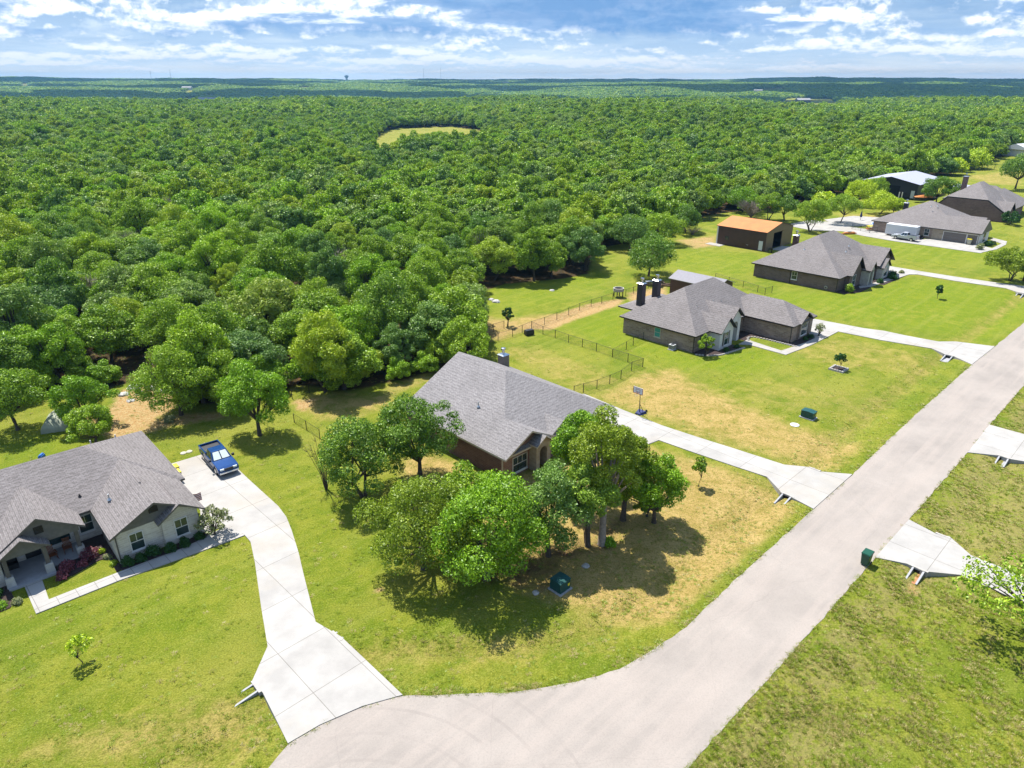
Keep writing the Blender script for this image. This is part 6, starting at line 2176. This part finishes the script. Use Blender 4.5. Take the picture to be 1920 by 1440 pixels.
o = MB().taper(0, 0, 0, .55, .4, .7, .36, .62).box(-.09, .09, -.3, .3, .55, .66).build('cooler', M['blue_plastic'])
o.location = (x, y, 0)
tag(o, 'small blue cooler just showing behind the cream house roof', 'cooler')
x, y = G(992, 628)
o = MB().box(-.7, .7, -.4, .4, .1, .7).box(-.65, .65, -.35, .35, .7, .85).box(-.6, .6, -.3, .3, 0, .1).build('storage_bin', M['black_plastic'])
o.location = (x, y, 0); o.rotation_euler = (0, 0, .5)
tag(o, 'black storage bin in the corner of the back fence', 'storage bin')


def junk(name, label, cat, px, py, parts, rz=0.0):
    x, y = G(px, py)
    t = thing(name, label, cat, (x, y, 0), rz)
    for nm, m_, fn in parts:
        mb_ = MB(); fn(mb_); mb_.build(nm, M[m_], t)
    return t


junk('fire_pit_table', 'pale table with dark benches beside the fire pit trees', 'table', 1221, 534,
     [('top', 'white_panel', lambda b: b.box(-1.2, 1.2, -.4, .4, .7, .76)), ('leg', 'black_trim', lambda b: b.box(-1, -.9, -.3, .3, 0, .7)), ('leg', 'black_trim', lambda b: b.box(.9, 1, -.3, .3, 0, .7)),
      ('bench', 'brown_wood', lambda b: b.box(-1.2, 1.2, -1.0, -.7, .4, .46))], .3)
for i in range(7):
    a = i * .9
    x, y = G(1240, 535)
    o = MB().tube([(-.9, 0, .2), (.9, .1, .25)], .17, 7).build('log', M['brown_wood'])
    o.location = (x + 1.0 * math.cos(a), y + 1.0 * math.sin(a), .12 * (i % 3)); o.rotation_euler = (0, 0, a * 1.7)
    tag(o, 'brown log in the heap left of the grey roofed shed', 'log', 'logs heaped by the shed')
junk('swimming_pool', 'low blue and white above ground pool left of the taupe house', 'pool', 1655, 428,
     [('wall', 'white_panel', lambda b: b.tube([(0, 0, 0), (0, 0, 1.1)], 3.0, 24)), ('water', 'blue_plastic', lambda b: b.tube([(0, 0, 1.1), (0, 0, 1.13)], 2.8, 24))])
junk('patio_umbrella', 'closed dark patio umbrella on the paving by the pool', 'umbrella', 1613, 413,
     [('pole', 'black_trim', lambda b: b.tube([(0, 0, 0), (0, 0, 2.6)], .05, 6)), ('canopy', 'navy_cloth', lambda b: b.tube([(0, 0, .9), (0, 0, 1.3), (0, 0, 2.7)], [.3, .34, .05], 8))])
junk('playhouse', 'small yellow and red play seat on the lawn by the taupe house', 'toy', 1630, 432,
     [('frame', 'orange_metal_roof', lambda b: b.box(-.8, .8, -.5, .5, .3, .6)), ('canopy', 'yellow_plastic', lambda b: b.box(-.7, .7, -.5, .5, 1.1, 1.2)), ('post', 'red_stripe', lambda b: b.box(-.7, -.62, -.05, .05, .6, 1.1)), ('post', 'red_stripe', lambda b: b.box(.62, .7, -.05, .05, .6, 1.1))])
junk('garden_bench', 'grey bench at the left wall of the taupe house', 'bench', 1662, 436,
     [('seat', 'galvanised', lambda b: b.box(-1.4, 1.4, -.4, .4, .4, .5)), ('backrest', 'black_trim', lambda b: b.box(-1.4, 1.4, .35, .42, .5, 1.1))], HEAD + 1.57)
junk('orange_kayak', 'orange kayak lying on the grass behind the dark brown house', 'kayak', 1592, 439,
     [('hull', 'orange_metal_roof', lambda b: b.tube([(-2.2, 0, .15), (-1.2, 0, .22), (1.2, 0, .22), (2.2, 0, .15)], [.05, .4, .4, .05], 10)), ('cockpit', 'black_plastic', lambda b: b.box(-.5, .5, -.2, .2, .6, .63))], .2)
junk('parked_boat', 'covered boat with an orange tarp beyond the taupe roof', 'boat', 1735, 378,
     [('hull', 'black_trim', lambda b: b.hull([(-3.5, -1.1, .5), (-3.5, 1.1, .5), (2, 1.1, .5), (2, -1.1, .5), (3.6, 0, 1.3), (-3.5, -1.3, 1.4), (-3.5, 1.3, 1.4), (2, 1.3, 1.4), (2, -1.3, 1.4)])),
      ('tarp', 'orange_metal_roof', lambda b: b.hull([(-3.4, -1.2, 1.41), (-3.4, 1.2, 1.41), (2, 1.2, 1.41), (2, -1.2, 1.41), (0, 0, 2.3), (3.2, 0, 1.5)]))], -.3)
junk('grill', 'black grill in the open bay of the brown barn', 'grill', 1443, 474,
     [('body', 'black_plastic', lambda b: b.box(-.5, .5, -.3, .3, .7, 1.1)), ('leg', 'black_trim', lambda b: b.box(-.45, -.38, -.25, .25, 0, .7)), ('leg', 'black_trim', lambda b: b.box(.38, .45, -.25, .25, 0, .7))])
junk('birdbath', 'pale birdbath near the barn side wall', 'birdbath', 1401, 466, [('stem', 'white_panel', lambda b: b.tube([(0, 0, 0), (0, 0, .8)], [.15, .08], 8)), ('bowl', 'white_panel', lambda b: b.tube([(0, 0, .8), (0, 0, .95)], [.15, .45], 12))])
tag(slab('patio', pix([(1545, 412), (1600, 405), (1650, 408), (1660, 420), (1600, 425), (1560, 419)]), -.2, .05, 'walk_concrete'), kind='structure')

# pale rocks at the wood edge
for i, (px_, py_, r_) in enumerate([(232, 740, .7), (250, 728, .9), (262, 738, .6), (285, 728, .8), (300, 735, .6), (245, 752, .5), (930, 566, .8), (921, 562, .6), (1035, 545, .5), (1098, 1062, .35), (1005, 1112, .3)]):
    x, y = G(px_, py_)
    bm_ = bmesh.new()
    bmesh.ops.create_icosphere(bm_, subdivisions=2, radius=r_)
    rr_ = random.Random(i)
    for v_ in bm_.verts:
        v_.co *= rr_.uniform(.8, 1.1)
        v_.co.z *= .5
    me_ = bpy.data.meshes.new('rock'); bm_.to_mesh(me_); bm_.free()
    me_.materials.append(M['pale_stone'] if i < 9 else M['grey_stone_kerb'])
    o = bpy.data.objects.new('rock', me_); C.objects.link(o)
    o.location = (x, y, .02); o.rotation_euler = (0, 0, i)
    lb = 'pale rock in the bare orange gap of the wood edge' if i < 6 else ('pale rock at the foot of the dark trees on the far lawn' if i < 9 else 'small grey stone under the yard trees')
    tag(o, lb, 'rock', ['rocks in the bare gap', 'rocks by the dark trees', 'stones under the yard trees'][0 if i < 6 else 1 if i < 9 else 2])


# ------------------------------------------------------------------ far things
def far_building(label, px, py, w_, d_, h_, roof='far_grey_roof', wall='far_white_wall', rz=0.0, lift=0.0, name='far_building', cat='building'):
    if w_ > 20:
        w_, d_, lift = w_ * .7, d_ * .7, lift * .5 + 3
        h_ = min(h_, 8)
        roof = 'far_grey_roof'
    x, y = project_on_hills(px, py)
    z = float(hills(np.array([x]), np.array([y]))[0])
    t = thing(name, label, cat, (x, y, z + lift), rz)
    MB().box(-w_ / 2, w_ / 2, -d_ / 2, d_ / 2, -6, h_).build('wall', M[wall], t)
    r_ = MB()
    hip(r_, -w_ / 2 - 1, w_ / 2 + 1, -d_ / 2 - 1, d_ / 2 + 1, h_, .35, 'x', 'gable', 'gable')
    r_.build('roof', [M[roof], M[wall]], t)


far_building('long white building far off on the left hillside', 352, 172, 60, 30, 16, 'far_white_wall', lift=4)
far_building('row of pale roofs far off left of the water tower', 392, 160, 130, 40, 14, 'far_white_wall', lift=6)
far_building('pale far off shed on the horizon left of the middle', 455, 160, 90, 30, 12, 'far_white_wall', lift=6)
far_building('dark hipped barn by the far pale pasture on the right', 1504, 197, 46, 30, 12, 'far_grey_roof', 'charcoal_siding', lift=3)
far_building('white far off house on the dark right hillside', 1818, 194, 34, 20, 10, 'far_white_wall', lift=6)
far_building('wide pale far off building at the right edge', 1888, 194, 60, 20, 9, 'far_grey_roof', lift=6)
far_building('grey far off roof right of the far pale pasture', 1722, 190, 36, 20, 9, lift=5)
far_building('white far off roof near the horizon right of the middle', 1420, 182, 40, 20, 9, 'far_white_wall', lift=4)
far_building('small white far off roof above the round clearing', 948, 158, 60, 30, 12, 'far_white_wall', lift=6)
far_building('white roofed house at the right edge behind the wood', 1918, 291, 16, 12, 3.4, 'far_white_wall', rz=.5)
for lb, px, top, d_ in (('thin radio mast on the horizon, leftmost of four', 286, 133, 7000), ('thin radio mast just left of the horizon rows, second of four', 323, 130, 7000),
                        ('thin radio mast on the horizon, left one of the pair right of the water tower', 795, 128, 7000), ('thin radio mast on the horizon, right one of the pair right of the water tower', 827, 127, 7000)):
    u = (px - 960) / FPX
    y = d_ * math.cos(math.atan(u))
    x = u * (y * _c + CAMH * _s)
    z0 = float(hills(np.array([x]), np.array([y]))[0])
    vv = (top - 720) / FPX
    zt = CAMH - y * (_s + vv * _c) / (_c - vv * _s)
    t = thing('radio_mast', lb, 'mast', (x, y, z0))
    H_ = zt - z0
    m_ = MB().tube([(0, 0, -5), (0, 0, H_)], [1.5, .9], 4)
    m_.build('mast', M['galvanised'], t)
    MB().tube([(0, 0, H_ * .96), (0, 0, H_ * .985)], 2.4, 6).build('antenna', M['galvanised'], t)
u = (651 - 960) / FPX
y = 6800.0; x = u * (y * _c + CAMH * _s)
z0 = float(hills(np.array([x]), np.array([y]))[0])
vv = (141 - 720) / FPX
zt = CAMH - y * (_s + vv * _c) / (_c - vv * _s)
wt = thing('water_tower', 'water tower standing above the horizon left of the middle', 'water tower', (x, y, z0))
H_ = zt - z0
for a in (0.8, 2.37, 3.94, 5.5):
    MB().tube([(9 * math.cos(a), 9 * math.sin(a), -5), (8 * math.cos(a), 8 * math.sin(a), H_ * .75)], 2.0, 6).build('leg', M['galvanised'], wt)
MB().tube([(0, 0, -5), (0, 0, H_ * .7)], 3.5, 8).build('riser', M['galvanised'], wt)
MB().tube([(0, 0, H_ * .58), (0, 0, H_ * .72), (0, 0, H_ * .93), (0, 0, H_)], [8, 17, 18, 3], 16).build('tank', M['far_grey_roof'], wt)

# ------------------------------------------------------------------ the air
hz = MB().box(-13500, 13500, -300, 12800, -80, 130)
hm = bpy.data.materials.new('air')
hm.use_nodes = True
hk = NT(hm.node_tree)
hv = hk.n('ShaderNodeVolumePrincipled', {'Color': (0.27, 0.62, 1.0, 1), 'Density': 0.000062, 'Anisotropy': 0.2})
ho = hk.n('ShaderNodeOutputMaterial')
hk.t.links.new(hv.outputs[0], ho.inputs['Volume'])
haze_o = hz.build('haze', hm)
tag(haze_o, kind='stuff')

# clouds added above the frame to cast shadow and darken the far ridges
simple('shadow_cloud_white', (1.0, 1.0, 1.0), 1.0, var=0.02)
rc = random.Random(12)
for i, (cx, cy, alt, sx3, sy3) in enumerate([(-2300, 2500, 800, 700, 300), (-900, 2900, 900, 800, 330), (700, 2300, 800, 620, 230), (-3400, 3300, 1000, 800, 350), (2000, 2700, 900, 900, 380), (400, 3900, 1100, 900, 380), (3300, 3200, 1000, 800, 380), (-1200, 1900, 800, 420, 150), (-900, 5200, 1300, 1100, 420), (5600, 6000, 1400, 1300, 800), (-6200, 6000, 1400, 1300, 700), (3600, 4300, 1200, 900, 380), (-3300, 4000, 1150, 900, 300), (900, 7000, 1500, 1200, 500), (-3600, 5600, 1350, 1500, 650), (-1500, 7400, 1500, 1500, 700), (300, 5900, 1350, 900, 420), (1500, 8200, 1600, 1700, 700), (2700, 6000, 1350, 1500, 750),
                                             (4400, 8000, 1600, 1500, 800), (-5200, 8200, 1600, 1500, 700), (1150, 3300, 1000, 700, 330), (2100, 3900, 1100, 700, 380), (-1700, 3900, 1050, 600, 260), (-300, 9300, 1700, 1300, 500)]):
    ux, uy = sun_dir.x / sun_dir.z, sun_dir.y / sun_dir.z
    bm_ = bmesh.new()
    for j in range(34):
        a, q_ = rc.uniform(0, 6.28), math.sqrt(rc.uniform(0, 1))
        r_ = rc.uniform(.2, .36) * min(sx3, sy3) * 1.6
        mt = Matrix.Translation((q_ * math.cos(a) * sx3, q_ * math.sin(a) * sy3, r_ * .25)) @ Matrix.Diagonal((r_ * 1.4, r_ * 1.1, r_ * .5, 1))
        bmesh.ops.create_icosphere(bm_, subdivisions=2, radius=1, matrix=mt)
    me_ = bpy.data.meshes.new('shadow_cloud'); bm_.to_mesh(me_); bm_.free()
    me_.materials.append(M['shadow_cloud_white'])
    o = bpy.data.objects.new('shadow_cloud', me_); C.objects.link(o)
    o.location = (cx + ux * alt, cy + uy * alt, alt)
    tag(o, kind='structure')
